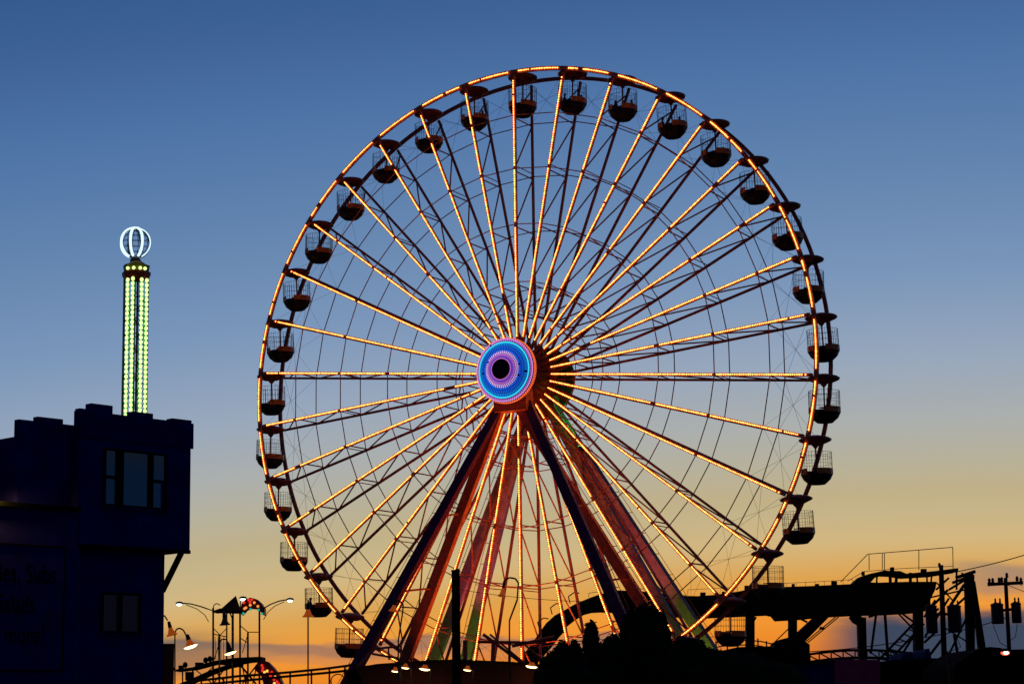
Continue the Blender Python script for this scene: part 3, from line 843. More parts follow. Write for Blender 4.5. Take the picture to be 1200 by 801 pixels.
bell_lamp([(466.7, 770), (466.7, 750), (472, 715), (472.5, 708), (469, 703), (464, 702)], (463, 703), (461, 715), 11.5, 100, 'orange bell lamp against the dark purple left leg', disc_on=False)
for i, (u, v, w, lab) in enumerate([(464, 785, 9, 'leftmost lit lamp under the boarding station roof'), (476, 781, 10, 'second lit lamp under the boarding station roof'),
                                     (498.7, 782.5, 13, 'brightest lit lamp under the station roof just left of the black pole'), (548.7, 783.5, 10, 'lit lamp under the station roof just right of the black pole'),
                                     (624, 779.5, 14, 'lit lamp with a red shade at the right end of the boarding station')]):
    bell_lamp([(u + 6, 800), (u + 6, v - 9), (u + 3, v - 12), (u, v - 9)], (u, v - 8), (u - 1.0, v), w, 119.6 + i * 0.2, lab)

# ------------------------------------------------------------------ slide tower with canopies
SY = 128.0
def P(u, v, d=0.0): return at(u, v, SY + d)
b0 = P(277, 800)
st = thing('slide_tower', (b0.x, b0.y, 0), 'slide tower with a dark peaked canopy and a red arched canopy of coloured bulbs', 'slide tower')
def polepx(pts, r, name, mat, par, d=0.0, Yb=None):
    return MB().path([at(u, v, (Yb or SY) + d) for u, v in pts], r, 6).build(name, mat, par)
for u, v0, d in ((249.8, 711, 0), (265.7, 713, 2.2), (273, 713, 1.2), (281.3, 712, 0), (304, 714, 0), (257.0, 742, 1.5), (290.5, 740, 1.5)):
    polepx([(u, v0), (u, 801)], 0.065 if d < 2 else 0.05, 'post', black_steel, st, d)
b = MB()
pk = P(276.4, 696.8, 1.4)
e_ = [P(256.5, 714.5, -0.4), P(282.5, 715.2, -0.4), P(282.0, 715.0, 3.2), P(258.5, 714.5, 3.2)]
b.add([pk] + e_ + [q + Vector((0, 0, -0.16)) for q in e_], [(0, 1, 2), (0, 2, 3), (0, 3, 4), (0, 4, 1), (1, 5, 6, 2), (2, 6, 7, 3), (3, 7, 8, 4), (4, 8, 5, 1), (8, 7, 6, 5)])
dark_canvas = paint('dark canopy canvas', (0.02, 0.008, 0.006), 0.9, spec=0.05); b.build('peaked_canopy', dark_canvas, st)
b = MB(); e2 = [P(248.5, 714.8), P(258.5, 711.5), P(258.5, 715.5), P(248.5, 716)]
b.prism(e2, (0, 2.0, 0)); b.build('side_canopy', dark_canvas, st)
polepx([(249.8, 714), (250.5, 708), (254, 706), (258, 708)], 0.03, 'hoop', black_steel, st)
# arched canopy
outer = [(281.5, 714), (283, 706.5), (287.5, 701.2), (293.8, 699.0), (300.5, 701.0), (306, 706.0), (309.6, 712), (309.3, 720)]
inner = [(308.2, 719.5), (304.5, 714.6), (299.5, 712.2), (293.5, 711.6), (288, 713.5), (283.0, 719.5)]
b = MB(); b.prism([P(u, v) for u, v in outer + inner], (0, 1.0, 0)); arch = b.build('arched_canopy', arch_red, st)
for m, nm, pts, s in ((bulb_red, 'red_bulb', [(291.5, 702), (295, 701.5), (293, 704.5), (286, 705)], 0.085),
                   (amber_bulb, 'amber_bulb', [(293.2, 708), (302.2, 709.3), (286.6, 712), (288.2, 711), (298, 705)], 0.085),
                   (bulb_teal, 'teal_bulb', [(293.6, 712.8), (285.3, 717.8), (302.8, 713.7), (307, 718)], 0.085)):
    for u, v in pts: MB().ball(P(u, v, -0.06), s, 8, 5).build(nm, m, arch)
for pts, r_ in (([(281.5, 732), (290.5, 739.6), (304, 739.6)], 0.03), ([(290.5, 740), (290.5, 769)], 0.03), ([(290.5, 742), (284, 764)], 0.025),
                ([(250, 735), (258, 743), (265.7, 735)], 0.025), ([(251, 742), (265, 745)], 0.03)):
    MB().path([P(u, v) for u, v in pts], r_, 5).build('railing', black_steel, st)
for q in range(5): MB().tube(P(252 + q * 3.4, 745), P(253 + q * 3.0, 772), 0.02, 4).build('baluster', black_steel, st)
deck = [(204, 783.5), (226, 780.5), (249, 773.5), (265, 771), (276, 769.5), (305.5, 768.2), (306, 773.5), (290, 774.5), (276, 777), (262, 777.5), (249, 776.8), (226, 783), (204, 785.5)]
MB().prism([P(u, v) for u, v in deck], (0, 2.4, 0)).build('deck', black_wood, st)
ramp_ = [(207, 801), (222, 795), (249, 783), (266, 777.8), (282, 776), (282, 779), (268, 781.5), (251, 787.5), (226, 799), (222, 801)]
MB().prism([P(u, v, 0.6) for u, v in ramp_], (0, 1.4, 0)).build('ramp', black_wood, st)
for u, v, w, h in ((211.5, 781, 5, 5), (233, 777.5, 9, 5), (221.5, 791, 9, 10)):
    MB().prism([P(u - w / 2, v - h / 2, -0.3), P(u + w / 2, v - h / 2, -0.3), P(u + w / 2, v + h / 2, -0.3), P(u - w / 2, v + h / 2, -0.3)], (0, 0.5, 0)).build('ride_car', black_steel, st)
b = MB()
for u0, u1 in ((284, 288), (301, 296), (281, 300)): b.tube(P(u0, 778), P(u1, 801), 0.04, 5)
b.build('strut', brown_wood, st)
# curved slide front with red bulbs
ar = [(298, 783), (302, 776), (307, 772.5), (313, 774), (320, 781), (326, 789), (331, 801), (309, 801), (306, 791)]
MB().prism([P(u, v, -0.5) for u, v in ar], (0, 1.2, 0)).build('slide_front', arch_red, st)
sl = st.children[-1]
for i, (u, v) in enumerate([(307, 778.5), (308, 781.5), (307.5, 784.5), (310, 786.5), (313, 785), (314.5, 788), (318.5, 786.5), (321, 795), (322.5, 792), (324.5, 797.5), (321.5, 799.5), (326.5, 800), (317, 791)]):
    MB().ball(P(u, v, -0.6), 0.085, 8, 5).build('slide_bulb', bulb_yellow if i in (3, 4, 8, 10) else bulb_red, sl)
for (a_, b_, r_) in (((250, 783), (266, 801), 0.04), ((266, 779), (250, 800), 0.04), ((282, 778), (300, 800), 0.05), ((304, 774), (284, 800), 0.05), ((226, 783), (226, 801), 0.06), ((214, 785), (214, 801), 0.05),
                     ((226, 781), (249, 800), 0.035), ((249, 781), (228, 800), 0.035), ((257, 752), (251, 772), 0.03), ((266, 752), (273, 770), 0.03), ((281, 746), (290, 752), 0.03)):
    MB().tube(P(*a_, 1.2), P(*b_, 1.2), r_, 5).build('strut', black_steel, st)
for u, v in ((217, 778), (241, 772.5), (246, 771)):
    MB().ball(P(u, v, 0.8), 0.16, 8, 6, 1.2).build('seat_back', black_steel, st)
# twin street lamps bracketed to the tower posts, with a third head behind
def cobra(post_u, bracket, brace, head, mid, label, Y, heads_only=False):
    p = at(*bracket, Y)
    t = thing('street_lamp', (p.x, p.y, p.z), label, 'street lamp', 'white street lamps over the slide tower')
    MB().path([at(u, v, Y) for u, v in [bracket] + mid + [head]], 0.04, 6).build('arm', galv, t)
    if brace: MB().path([at(u, v, Y) for u, v in brace], 0.025, 5).build('brace', galv, t)
    MB().path([at(bracket[0], bracket[1], Y), at(post_u, bracket[1] + 2, SY)], 0.035, 5).build('bracket', galv, t)
    h = at(head[0], head[1], Y); b = MB(); b.ball(h + Vector((0, 0, 0.05)), 0.24, 12, 6, 0.45); b.build('head', galv, t)
    b = MB(); b.ball(h + Vector((0, -0.06, -0.04)), 0.175, 12, 6, 0.5); b.build('lens', lamp_white, t)
cobra(249.8, (243.5, 712.5), [(244.5, 727.5), (240, 719.5), (231, 712.5), (218, 707.5)], (210.2, 706.6), [(235, 709.5), (224, 706.6), (216, 705.8)], 'white street lamp on a curved arm reaching left of the slide tower', SY)
cobra(304, (309.5, 711.5), [(308.8, 725), (314, 716), (322, 709), (333, 704)], (340, 702.2), [(317, 707), (327, 703.2), (335, 701.8)], 'white street lamp on a curved arm reaching right of the slide tower', SY)
cobra(281.3, (281.5, 711), None, (284.8, 700.5), [(281.8, 704), (282.8, 701)], 'white street lamp head between the dark and the red canopy', SY + 0.2)

# wooden gate post by the building and fence along the boardwalk
gp = at(198, 801, 118)
t = thing('timber_screen', (gp.x, gp.y, 0), 'brown slatted timber screen between the navy building and the bell lamps', 'screen')
for u0, u1 in ((191, 193.8), (194.1, 197.0), (197.4, 200.5), (200.9, 203.8)):
    a = at(u0, 753, 118); c_ = at(u1, 753, 118)
    MB().bx(a.x, c_.x, 118, 118.12, 0, a.z).build('plank', brown_wood, t)
MB().bx(at(190, 770, 118).x, at(204.5, 770, 118).x, 118.125, 118.2, at(197, 784, 118).z, at(197, 781, 118).z).build('rail', brown_wood, t)
fb = at(320, 801, 124)
fence = thing('boardwalk_fence', (fb.x, fb.y, 0), 'reddish rail fence running from the building to the boarding station', 'fence')
runs = [[(225, 797), (250, 794.5), (280, 791), (310, 789), (340, 786.5), (380, 782.5), (418, 777.5)], [(205, 803), (250, 800), (290, 796), (330, 792), (380, 787.5), (418, 783.5)]]
for rn in runs: MB().path([at(u, v, 124) for u, v in rn], 0.075, 6).build('rail', brown_wood, fence)
for u, v in ((236, 796), (262, 793), (288, 790), (314, 788.5), (340, 786.2), (365, 784), (386, 782), (404, 779)):
    p = at(u, v, 124); MB().tube((p.x, p.y, 0), p, 0.06, 6).build('post', brown_wood, fence)

# ------------------------------------------------------------------ boarding station
BYs = 122.0
def Q(u, v, d=0.0): return at(u, v, BYs + d)
b0 = Q(505, 801)
stn = thing('boarding_station', (b0.x, b0.y, 0), 'low red brown boarding station with a sloping roof at the foot of the wheel', 'station')
MB().prism([Q(*p) for p in ((408, 781.5), (440, 776.0), (500, 771.8), (534, 770.6), (600, 773.5), (640, 777), (640, 781), (600, 777.5), (534, 774.6), (500, 776), (440, 780.5), (408, 786))], (0, 5.0, 0)).build('roof_edge', brown_wood, stn)
n_p = 26
for i in range(n_p):
    u0 = 404 + (640 - 404) * i / n_p; u1 = u0 + (640 - 404) / n_p - 0.8
    vt = 785 - 9.5 * min(1, (u0 - 404) / 110.0) + (3.0 * max(0, (u0 - 534) / 100.0))
    a, c_ = Q(u0, vt, 0.9), Q(u1, vt, 0.9)
    MB().bx(a.x, c_.x, BYs + 0.85 + 0.07 * (i % 3), BYs + 1.05 + 0.07 * (i % 3), 0, a.z - 0.03 * (i * 7 % 4)).build('plank', brown_wood, stn)
MB().prism([Q(*p) for p in ((406, 830), (408, 786), (440, 780.5), (500, 776), (534, 774.6), (600, 777.5), (640, 781), (640, 830))], (0, 0.2, 0)).build('back_wall', brown_wood, stn); stn.children[-1].location.y += 1.3
MB().prism([Q(*p) for p in ((399, 801), (404, 790), (412, 784), (420, 786), (424, 801))], (0, 1.2, 0)).build('gable_end', brown_wood, stn)
for u, v in ((471, 779.5), (484, 786.5), (488, 788), (510, 785), (468, 799), (572, 799), (553, 788), (590, 787)):
    MB().ball(Q(u, v, 0.7), 0.07, 8, 5).build('small_bulb', amber_bulb, stn)
b = MB(); c_ = Q(396, 797, 3); b.torus(0.42, 0.035, 20, 6, 'y', c_); b.tube(c_ + Vector((-0.4, 0, -0.2)), c_ + Vector((-0.4, 0, -2)), 0.03, 5); b.build('mirror_hoop', post_green, stn)
b = MB(); b.path([Q(418, 781, 2), Q(440, 759, 2), Q(470, 756, 2), Q(470, 772, 2)], 0.07, 6); b.path([Q(436, 765, 2), Q(466, 770, 2)], 0.07, 6); b.path([Q(455, 757, 2), Q(456, 772, 2)], 0.06, 6); b.build('gantry', dark_steel, stn)
b = MB(); b.path([Q(560, 751, 6), Q(600, 751.5, 6), Q(640, 752, 6)], 0.09, 6); b.path([Q(566, 742, 6), Q(612, 776, 6)], 0.10, 6); b.path([Q(574, 742, 6), Q(622, 782, 6)], 0.06, 6); b.path([Q(597, 751, 6), Q(597, 776, 6)], 0.10, 6)
b.path([Q(578, 752, 6), Q(577, 775, 6)], 0.13, 6); b.path([Q(612, 752, 6), Q(640, 775, 6)], 0.06, 6); b.path([Q(545, 749, 6), Q(545, 772, 6)], 0.16, 6); b.path([Q(600, 756, 6), Q(650, 745, 6)], 0.10, 6)
b.build('truss', dark_steel, stn)

# black timber pole in front
pp = at(534, 801, 58); pt = at(534, 669, 58)
pole = thing('timber_pole', (pp.x, pp.y, 0), 'thick black timber pole with a flat top standing before the wheel', 'pole')
b = MB(); b.tube((pp.x, pp.y, 0), (pt.x, pt.y, pt.z), 0.137, 14, 0.118)
b.build('shaft', black_wood, pole)
b = MB(); b.tube((pt.x, pt.y, pt.z - 0.005), (pt.x, pt.y, pt.z + 0.05), 0.128, 10); b.tube((pt.x + 0.05, pt.y, pt.z + 0.04), (pt.x + 0.06, pt.y, pt.z + 0.09), 0.05, 6); b.build('cap', black_wood, pole)

# ------------------------------------------------------------------ trees in front of the wheel
def tree(name, lobes, Y, label, seed, n=2600, leaf=0.065, wood=True):
    rnd = random.Random(seed)
    u = sum(l[0] for l in lobes) / len(lobes)
    base = at(u, 801, Y)
    t = thing(name, (base.x, base.y, 0), label, 'tree', 'dark trees in front of the wheel')
    ell = []
    for (cu, cv_, ru, rv) in lobes:
        c_ = at(cu, cv_, Y); s = Y / F; ell.append((c_, ru * s, ru * s * 0.8, rv * s))
    tr = MB(); top = max(ell, key=lambda e: e[0].z)[0]
    tr.tube((base.x, base.y, 0), (base.x, base.y, top.z * 0.62), 0.16, 8, 0.09)
    for c_, rx, ry, rz in ell:
        tr.tube((base.x, base.y, top.z * 0.5), c_, 0.06, 6, 0.025)
        for q in range(4):
            d = Vector((rnd.uniform(-1, 1) * rx, rnd.uniform(-1, 1) * ry, rnd.uniform(-0.3, 0.8) * rz)) * 0.75
            tr.tube(c_, c_ + d, 0.025, 4, 0.008)
    tr.build('trunk', bark, t)
    b = MB()
    tot = sum(e[1] * e[3] for e in ell)
    for c_, rx, ry, rz in ell:
        for i in range(int(n * rx * rz / tot)):
            while True:
                d = Vector((rnd.uniform(-1, 1), rnd.uniform(-1, 1), rnd.uniform(-1, 1)))
                if 0.15 < d.length <= 1: break
            rr_ = d.length ** 0.4 * (0.96 + 0.05 * math.sin(7 * d.x + 5 * d.z + seed) + rnd.uniform(-0.02, 0.02))
            d = d.normalized() * rr_
            p = c_ + Vector((d.x * rx, d.y * ry, d.z * rz))
            if p.z < 0.3: continue
            a = Vector((rnd.uniform(-1, 1), rnd.uniform(-1, 1), rnd.uniform(-1, 1))).normalized()
            w = a.orthogonal().normalized(); l = leaf * rnd.uniform(0.7, 1.5)
            b.add([p - a * l, p + w * l * 0.5, p + a * l, p - w * l * 0.5], [(0, 1, 2, 3)])
        # dense inside so the crown reads solid
        core = MB()
        core.ball((0, 0, 0), 1.0, 14, 9)
        b.add([c_ + Vector((p.x * rx, p.y * ry, p.z * rz)) * (0.90 + 0.05 * math.sin(9 * p.x + 4 * p.z)) for p in core.v], core.f)
    me = bpy.data.meshes.new('crown'); off = wloc(t)
    me.from_pydata([tuple(p - off) for p in b.v], [], b.f); me.materials.append(leaf_a)
    link('crown', me, t)
tree('tree', [(693, 762, 10.5, 37), (693, 795, 20, 30)], 66, 'narrow bullet shaped dark shrub rising left of the broad tree', 1, 2600)
tree('tree', [(757, 751, 29, 46), (738, 752, 14, 38), (773, 752, 14, 40), (757, 790, 42, 40)], 68, 'broad flat topped dark tree before the foot of the right legs', 2, 5200)
tree('tree', [(718, 775, 20, 34), (712, 795, 28, 34)], 67, 'low dark tree between the bullet shaped shrub and the broad tree', 3, 2600)
tree('tree', [(660, 783, 16, 34), (674, 783, 13, 35), (646, 790, 14, 28), (662, 798, 40, 25)], 64, 'low ragged dark tree leftmost of the dark tree mass', 4, 4200)
tree('tree', [(806, 778, 32, 35), (830, 790, 32, 34), (795, 795, 40, 40)], 65, 'rounded dark tree sloping down right of the broad tree', 5, 4200)
tree('tree', [(868, 795, 44, 35), (905, 806, 44, 34), (840, 806, 40, 40)], 63, 'low wide dark tree in front of the navy and plum booth', 6, 4200)

# ------------------------------------------------------------------ log flume
FY = 172.0
def G(u, v, d=0.0): return at(u, v, FY + d)
b0 = G(900, 801)
fl = thing('log_flume', (b0.x, b0.y, 0), 'black raised flume ride with a curved drop and a lift tower', 'flume ride')
body = [(705, 694.5), (722, 690.5), (750, 691.5), (775, 694), (800, 697), (818, 697.3), (836, 696), (865, 692), (884, 688), (900, 686), (918, 686.6), (950, 685.5), (999, 683.2), (1006, 681), (1030, 681.5),
        (1064, 680.5), (1098, 680.5), (1096, 690), (1091, 700), (1088, 714), (1072, 716.5), (1041, 718.3), (1005, 719.2), (970, 721), (940, 724), (912, 725.5), (907.5, 720), (902, 718.8), (885, 719.6), (860, 720.7), (817, 722.5), (770, 719), (735, 716), (705, 715)]
MB().prism([G(u, v) for u, v in body], (0, 2.6, 0)).build('trough', black_steel, fl)
drop = [(705, 694.5), (692, 699), (675, 706), (662, 713.5), (650, 720), (640, 729), (632, 740), (626, 749), (620, 757), (614, 765), (606, 776), (604, 785), (622, 785), (629, 778), (633, 771), (640, 760), (650, 748), (657, 740), (665, 732), (675, 724), (685, 718), (694, 715.6), (705, 715)]
MB().prism([G(u, v) for u, v in drop], (0, 2.6, 0)).build('drop_chute', black_steel, fl)
MB().path([G(u, v, -0.3) for u, v in ((634, 769), (645, 757), (654, 745), (664, 734.5))], 0.10, 6).build('chute_rail', black_steel, fl)
for i in range(7):
    u = 635 + i * 4.6; v = 766 - i * 5.2
    MB().tube(G(u, v, -0.3), G(u - 4, v - 4.5, -0.1), 0.05, 5).build('chute_bracket', black_steel, fl)
for (u, v) in ((632, 734), (647, 717), (668, 704)):
    MB().path([G(u, v + 2), G(u - 2, v - 6), G(u + 5, v - 11), G(u + 11, v - 10)], 0.05, 5).build('hoop', post_green, fl)
def col(pts, name='column', d=0.6, depth=1.0):
    return MB().prism([G(u, v, d) for u, v in pts], (0, depth, 0)).build(name, black_steel, fl)
col([(875, 716), (884.5, 716), (884.5, 801), (874.5, 801)])
col([(925, 722), (934.2, 722), (934.5, 801), (925.5, 801)])
col([(998.5, 718), (1008, 718), (1010, 722), (1015, 722.5), (1017, 801), (1008.5, 801), (1006, 731), (1001, 728), (997, 723)])
col([(1072, 714), (1082, 714), (1083, 801), (1072.5, 801)])
b = MB(); b.tube(G(1026.8, 718), G(1020.5, 765), 0.11, 6); b.tube(G(1037, 718), G(1041, 775), 0.13, 6); b.build('column', black_steel, fl)
col([(955, 722), (972, 721.5), (944, 750), (934, 757), (930, 745)], 'inclined_chute', 0.3, 1.6)
for du in (0, 3.5):
    MB().tube(G(979 + du, 722), G(943 + du, 752), 0.05, 5).build('chute_rail', black_steel, fl)
MB().tube(G(933, 727), G(908, 751), 0.05, 5).build('chute_rail', black_steel, fl)
MB().prism([G(*p, 0.5) for p in ((962, 733), (967, 734.5), (965.5, 737), (960.5, 735.5))], (0, 0.5, 0)).build('bracket_box', black_steel, fl)
col([(908, 752), (915, 748), (923, 746), (938, 747), (949, 754), (949, 801), (905, 801)], 'splash_house', 0.0, 3.0)
# upper platform
col([(1000, 683), (1005, 678), (1010, 674), (1020, 671), (1036, 667.5), (1055, 668), (1063, 671.3), (1063, 675), (1055, 673), (1036, 672.5), (1026, 675), (1020, 682)], 'cover', 0.1, 2.4)
for i, (u, v) in enumerate([(712, 692), (738, 690), (760, 692), (788, 695), (824, 696), (848, 694), (875, 689.5), (893, 686.5), (930, 686), (958, 685), (978, 684.3), (1012, 671), (1046, 666.5), (1083, 667.5), (1104, 665.5)]):
    w_, h_ = (4, 6, 3)[i % 3], (3, 2, 4.5, 2.5)[i % 4]
    MB().prism([G(u - w_ / 2, v - h_, 0.4), G(u + w_ / 2, v - h_, 0.4), G(u + w_ / 2, v + 2, 0.4), G(u - w_ / 2, v + 2, 0.4)], (0, 0.5, 0)).build('junction_box', black_steel, fl)
for i in range(17):      # ribs under and along the trough
    u = 720 + i * 21.0
    MB().bx(G(u, 700).x, G(u, 700).x + 0.16, FY - 0.12, FY - 0.002, G(u, 714).z, G(u, 700).z).build('rib', black_steel, fl)
for (a_, b_) in (((886, 722), (874, 740)), ((936, 723), (946, 728)), ((1018, 722), (1027, 719)), ((1083, 722), (1096, 702)), ((1071, 728), (1056, 717)), ((1097, 690), (1112, 676))):
    MB().tube(G(*a_, 0.9), G(*b_, 0.9), 0.09, 6).build('knee_brace', black_steel, fl)
col([(1036, 667), (1062, 671), (1095, 668), (1123, 664.5), (1123, 668.5), (1095, 673), (1062, 675), (1036, 671)], 'platform', 0.0, 2.6)
for u0 in (1028, 1043, 1051, 1067, 1074, 1086, 1092):
    MB().tube(G(u0, 670), G(u0 + random.uniform(-1.5, 1.5), 683), 0.14 if u0 % 2 else 0.08, 6).build('platform_post', black_steel, fl)
# catwalk railing over the lift
def rail(pts, r=0.035): MB().path([G(u, v, 0.2) for u, v in pts], r, 5).build('railing', galv, fl)
rail([(985, 681), (1017, 648.3), (1058, 645), (1116.5, 640.2), (1117, 666)])
rail([(993, 680), (1013, 668.5), (1058, 665), (1117, 662.5)], 0.025)
for u, v0, v1 in ((1018.5, 649, 667), (1034, 647.6, 666), (1036.5, 647.4, 666), (1076.8, 644, 667)): MB().tube(G(u, v0, 0.2), G(u, v1, 0.2), 0.035, 5).build('rail_post', galv, fl)
rail([(918, 682.5), (960, 680.5), (999, 678)], 0.02)
for u in range(922, 1000, 11): MB().tube(G(u, 682 - (u - 918) * 0.05, 0.2), G(u, 686, 0.2), 0.02, 4).build('rail_post', galv, fl)
rail([(690, 699), (690, 694), (702, 692), (702, 696)], 0.025)
rail([(806, 697), (806, 690), (836, 688.5), (864, 687), (864, 692)], 0.02)
# lift end: machinery tower and leaning legs
b = MB()
b.path([G(1120, 676), G(1143, 668.5)], 0.14, 6); b.path([G(1116, 682), G(1132, 676), G(1140, 671)], 0.12, 6); b.path([G(1112, 690), G(1130, 679)], 0.10, 6)
b.path([G(1112, 711), G(1130, 684)], 0.13, 6); b.path([G(1090, 712), G(1111, 690)], 0.11, 6); b.path([G(1118, 711), G(1131, 699)], 0.10, 6); b.path([G(1085, 724), G(1100, 712)], 0.09, 6)
b.build('lift_truss', black_steel, fl)
col([(1131, 676), (1138.5, 674), (1142, 672), (1142, 680), (1143, 801), (1134.5, 801)], 'lift_leg', 0.0, 0.6)
col([(1138.5, 680), (1143, 680), (1156, 762), (1164, 801), (1153, 801), (1147, 757)], 'lift_leg', 0.9, 0.6)
for a_, b_, r_ in (((1084, 745), (1112, 700), 0.10), ((1086, 700), (1131, 690), 0.07), ((1110, 770), (1134, 720), 0.09), ((1083, 775), (1106, 745), 0.11), ((1108, 735), (1135, 752), 0.06),
                   ((1118, 742), (1124, 775), 0.13), ((1098, 682), (1116, 702), 0.07), ((1121, 668), (1121, 690), 0.09), ((1127, 670), (1136, 684), 0.08), ((1072, 740), (1083, 730), 0.07), ((1141, 700), (1133, 715), 0.06), ((1146, 728), (1134, 748), 0.06)):
    MB().tube(G(*a_, 0.4), G(*b_, 0.4), r_, 6).build('lift_brace', black_steel, fl)
# lattice stair truss between the columns
b = MB()
p0, p1 = (1025, 777), (1076, 724)
for off in (0, 9): b.tube(G(p0[0] + off, p0[1] + off * 0.5), G(p1[0] + off * 0.4, p1[1] + off), 0.10, 6)
for i in range(9):
    t0, t1 = i / 9, (i + 0.6) / 9
    b.tube(G(p0[0] + (p1[0] - p0[0]) * t0, p0[1] + (p1[1] - p0[1]) * t0), G(p0[0] + 9 + (p1[0] - p0[0] - 5) * t1, p0[1] + 4.5 + (p1[1] - p0[1] + 4) * t1), 0.06, 5)
b.tube(G(1052, 717), G(1074, 740), 0.08, 6); b.tube(G(1050, 777), G(1075, 737), 0.10, 6); b.tube(G(1083, 752), G(1098, 738), 0.10, 6)
b.build('stair_truss', black_steel, fl)
# arched footbridge beyond
fbp = at(1010, 801, 200)
fbr = thing('footbridge', (fbp.x, fbp.y, 0), 'low arched lattice footbridge seen under the black flume', 'footbridge')
arc = [(946 + 14 * i, 769 - 8.5 * math.sin(PI * (i + 1.5) / 12.5)) for i in range(10)]
top = [at(u, v, 200) for u, v in arc]; bot = [at(u, v + 9, 200) for u, v in arc]
MB().path(top, 0.12, 6).build('upper_chord', black_steel, fbr); MB().path(bot, 0.14, 6).build('lower_chord', black_steel, fbr)
for i in range(9):
    MB().tube(top[i], bot[i + 1], 0.07, 5).build('brace', black_steel, fbr)
    MB().tube(bot[i], top[i], 0.07, 5).build('brace', black_steel, fbr)
for i in (0, 9): MB().tube((bot[i].x, bot[i].y, 0), bot[i], 0.2, 6).build('pier', black_steel, fbr)
# fence on the deck under the flume
dfp = at(880, 801, 160)
dfe = thing('deck_fence', (dfp.x, dfp.y, 0), 'dark curving rail fence below the flume beside the lowest gondola', 'fence')
for dv in (0, 5.5): MB().path([at(u, v + dv, 160) for u, v in ((838, 752), (850, 750), (876, 749), (892, 750.5), (908, 754))], 0.05, 5).build('rail', black_steel, dfe)
for u, v in ((839, 750), (852, 749), (864, 748), (876, 747.5), (888, 747), (898, 750)):
    p = at(u, v, 160); MB().tube((p.x, p.y, 0), p, 0.06, 5).build('post', black_steel, dfe)

# ------------------------------------------------------------------ low buildings along the bottom
def block(name, label, cat, parts, Y, depth, ref, mat, extra=None):
    p = at(ref, 801, Y); t = thing(name, (p.x, p.y, 0), label, cat)
    for nm, pts, m, dd in parts:
        q = [at(u, v, Y + dd) for u, v in pts]
        MB().prism(q, (0, depth, 0)).build(nm, m, t)
    return t
def down(pts): return pts + [(pts[-1][0], 830), (pts[0][0], 830)]
block('booth', 'low booth with navy front on the left and plum front on the right', 'booth',
      [('navy_wall', down([(893, 779), (925, 776.8), (978, 774.2)]), booth_navy, 0), ('plum_wall', down([(978.3, 771.2), (1031.5, 772)]), booth_plum, -0.2), ('roof', [(891, 775.5), (978, 772.5), (978, 775), (891, 780)], tar_roof, -0.15)], 95, 5, 960, booth_navy)
block('low_building', 'flat black building behind the low wide tree', 'building',
      [('wall', down([(842, 762), (865, 757), (903, 756), (912, 765), (950, 767)]), tar_roof, 0), ('roof_edge', [(842, 764), (852, 760.5), (868, 757.5), (868, 759), (853, 762.5), (843, 766.5)], galv, -0.3)], 118, 6, 890, tar_roof)
block('shed', 'black shed under the lift with dark blue awnings', 'shed',
      [('wall', down([(1031.8, 774), (1056, 771), (1096, 770), (1130, 771)]), tar_roof, 0), ('awning', [(1056, 771.5), (1060, 763.5), (1068, 762), (1072, 771.5)], blue_awning, -0.6), ('awning', [(1083, 771.5), (1084, 762), (1089, 758.5), (1092, 771.5)], blue_awning, -0.6)], 130, 5, 1080, tar_roof)
block('domed_building', 'black building with a curved roof below the right utility pole', 'building',
      [('wall', down([(1118, 782), (1124, 774), (1133, 768), (1141, 762.5), (1150, 758.5), (1160, 756.8), (1172, 757.8), (1178, 760), (1205, 759.5), (1230, 760)]), tar_roof, 0)], 76, 6, 1165, tar_roof)
rp = at(1177, 764, 75)
rl = thing('wall_lamp', (rp.x, rp.y, rp.z), 'glowing red lamp on the black curved roof building', 'lamp')
MB().ball(rp + Vector((0, -0.12, 0)), 0.165, 14, 8, 0.55).build('lens', lamp_red, rl)
MB().ball(rp + Vector((0, -0.20, 0)), 0.115, 14, 8, 0.5).build('lamp_bulb', lamp_core, rl)
MB().lathe([(0.17, 0.02), (0.20, 0.08), (0.06, 0.14), (0.0001, 0.14)], 12, 'z', rp + Vector((0, -0.1, 0.02))).build('hood', black_steel, rl)
MB().tube(rp + Vector((0, -0.1, 0.12)), rp + Vector((0, 0.95, 0.10)), 0.03, 6).build('arm', black_steel, rl)
b0 = at(1113, 801, 60)
rp_ = thing('marker_post', (b0.x, b0.y, 0), 'slim dark red post below the transformer pole', 'post')
MB().tube((b0.x + .1, b0.y, 0), at(1110, 762, 60), 0.045, 8, 0.03).build('shaft', paint('dark red post', (0.09, 0.008, 0.006), 0.6), rp_)

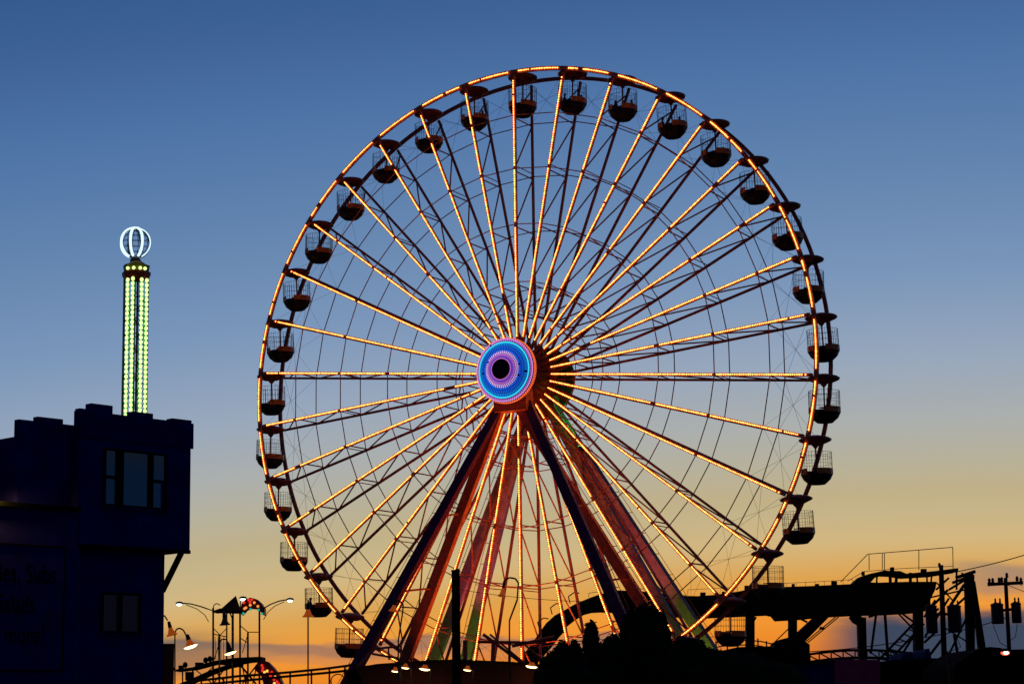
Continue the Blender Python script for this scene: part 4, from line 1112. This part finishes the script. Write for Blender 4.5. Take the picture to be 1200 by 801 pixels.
# ------------------------------------------------------------------ utility poles and wires
def utility(u_top, v_top, u_bot, Y, w, label, arm, cans, ins, arm_tilt=0.0):
    tpp, bt = at(u_top, v_top, Y), at(u_bot, 801, Y)
    t = thing('utility_pole', (bt.x, bt.y, 0), label, 'utility pole', 'utility poles with transformers')
    d = (bt - tpp); foot = tpp + d * (tpp.z / max(0.01, tpp.z - bt.z))
    s = Y / F
    MB().tube((bt.x, bt.y, 0), tpp, w * s * 0.55, 10, w * s * 0.42).build('shaft', black_wood, t)
    if arm:
        (a0, a1) = arm; A, B = at(*a0, Y - 0.25), at(*a1, Y - 0.25)
        MB().beam(A, B, 0.13, 0.13).build('crossarm', black_wood, t)
    for u, v in ins:
        p = at(u, v, Y - 0.25); b = MB(); b.lathe([(0.025, -0.12), (0.025, 0.0), (0.07, 0.02), (0.05, 0.10), (0.07, 0.13), (0.03, 0.2), (0.0001, 0.22)], 8, 'z', p); b.build('insulator', transformer_m, t)
    for u, v0, v1, wd in cans:
        r = wd / 2 * s; p0 = at(u, v1, Y - 0.1); p1 = at(u, v0, Y - 0.1)
        h = (p1 - p0).length
        b = MB(); b.lathe([(0.0001, 0), (r * 0.97, 0.0), (r, 0.03), (r, h - 0.05), (r * 1.06, h - 0.04), (r * 1.06, h), (r * 0.5, h + 0.06), (0.0001, h + 0.07)], 14, 'z', p0); cn = b.build('transformer', transformer_m, t)
        b = MB()
        for q in (-0.4, 0.35):
            b.lathe([(0.035, 0), (0.05, 0.06), (0.03, 0.09), (0.045, 0.14), (0.02, 0.2), (0.0001, 0.22)], 8, 'z', p1 + Vector((q * r, 0, 0.04)))
        tag(b.build('bushing', transformer_m, cn), kind='stuff')
        pc = tpp.lerp(bt, (v0 + v1) / 2 / 1.0 * 0 + ((v0 + v1) / 2 - v_top) / (801 - v_top))
        mid = p0.lerp(p1, 0.7); MB().tube(mid, Vector((pc.x, pc.y, mid.z)), 0.06, 6).build('hanger', black_steel, t)
    return t
utility(1178.3, 676, 1183.5, 84, 5.2, 'utility pole with a crossarm and two transformers at the right edge', ((1157.5, 683.8), (1198.5, 681.8)),
        [(1169.5, 707, 730, 14.5), (1191.8, 706, 729, 11.5)], [(1159.5, 682.5), (1163.5, 682.2), (1171, 681.5), (1174, 681), (1180, 676), (1192, 680), (1196.5, 681.5)])
utility(1103, 668, 1105, 90, 7.0, 'thicker black utility pole with two transformers among the lift beams', None,
        [(1092.5, 709, 741, 13.5), (1119.5, 709, 740, 16)], [(1101, 664)])
def wire(pts, Y, label, r=0.018):
    p = at(*pts[0], Y); o = MB()
    q = []
    for (a, c_) in zip(pts[:-1], pts[1:]):
        A, B = at(*a, Y), at(*c_, Y)
        for i in range(12):
            t_ = i / 12; P_ = A.lerp(B, t_); P_.z -= (A - B).length * 0.02 * 4 * t_ * (1 - t_); q.append(P_)
    q.append(at(*pts[-1], Y)); o.path(q, r, 5)
    w = o.build('overhead_wire', wire_steel if False else black_steel)
    tag(w, label, 'wire', 'overhead wires')
wire([(1104, 672), (1230, 640)], 90, 'sloping overhead wire leaving the top of the lift towards the upper right', 0.022)
wire([(940, 763), (1104, 742), (1181, 722)], 88, 'overhead wire crossing under the flume to the two transformer poles', 0.02)
wire([(1180, 684), (1240, 705)], 84, 'overhead wire falling right from the crossarm', 0.014)
wire([(1119, 741), (1126, 757), (1110, 763)], 90, 'looping wire hanging under the right transformer of the thicker pole', 0.016)
wire([(1164, 731), (1172, 752), (1181, 757)], 84, 'looping wire hanging under the left transformer at the right edge', 0.014)
wire([(1192, 730), (1190, 745), (1183, 750)], 84, 'looping wire hanging under the right transformer at the right edge', 0.014)
wire([(540, 690), (705, 704)], 90, 'thin slack wire passing behind the black timber pole', 0.012)
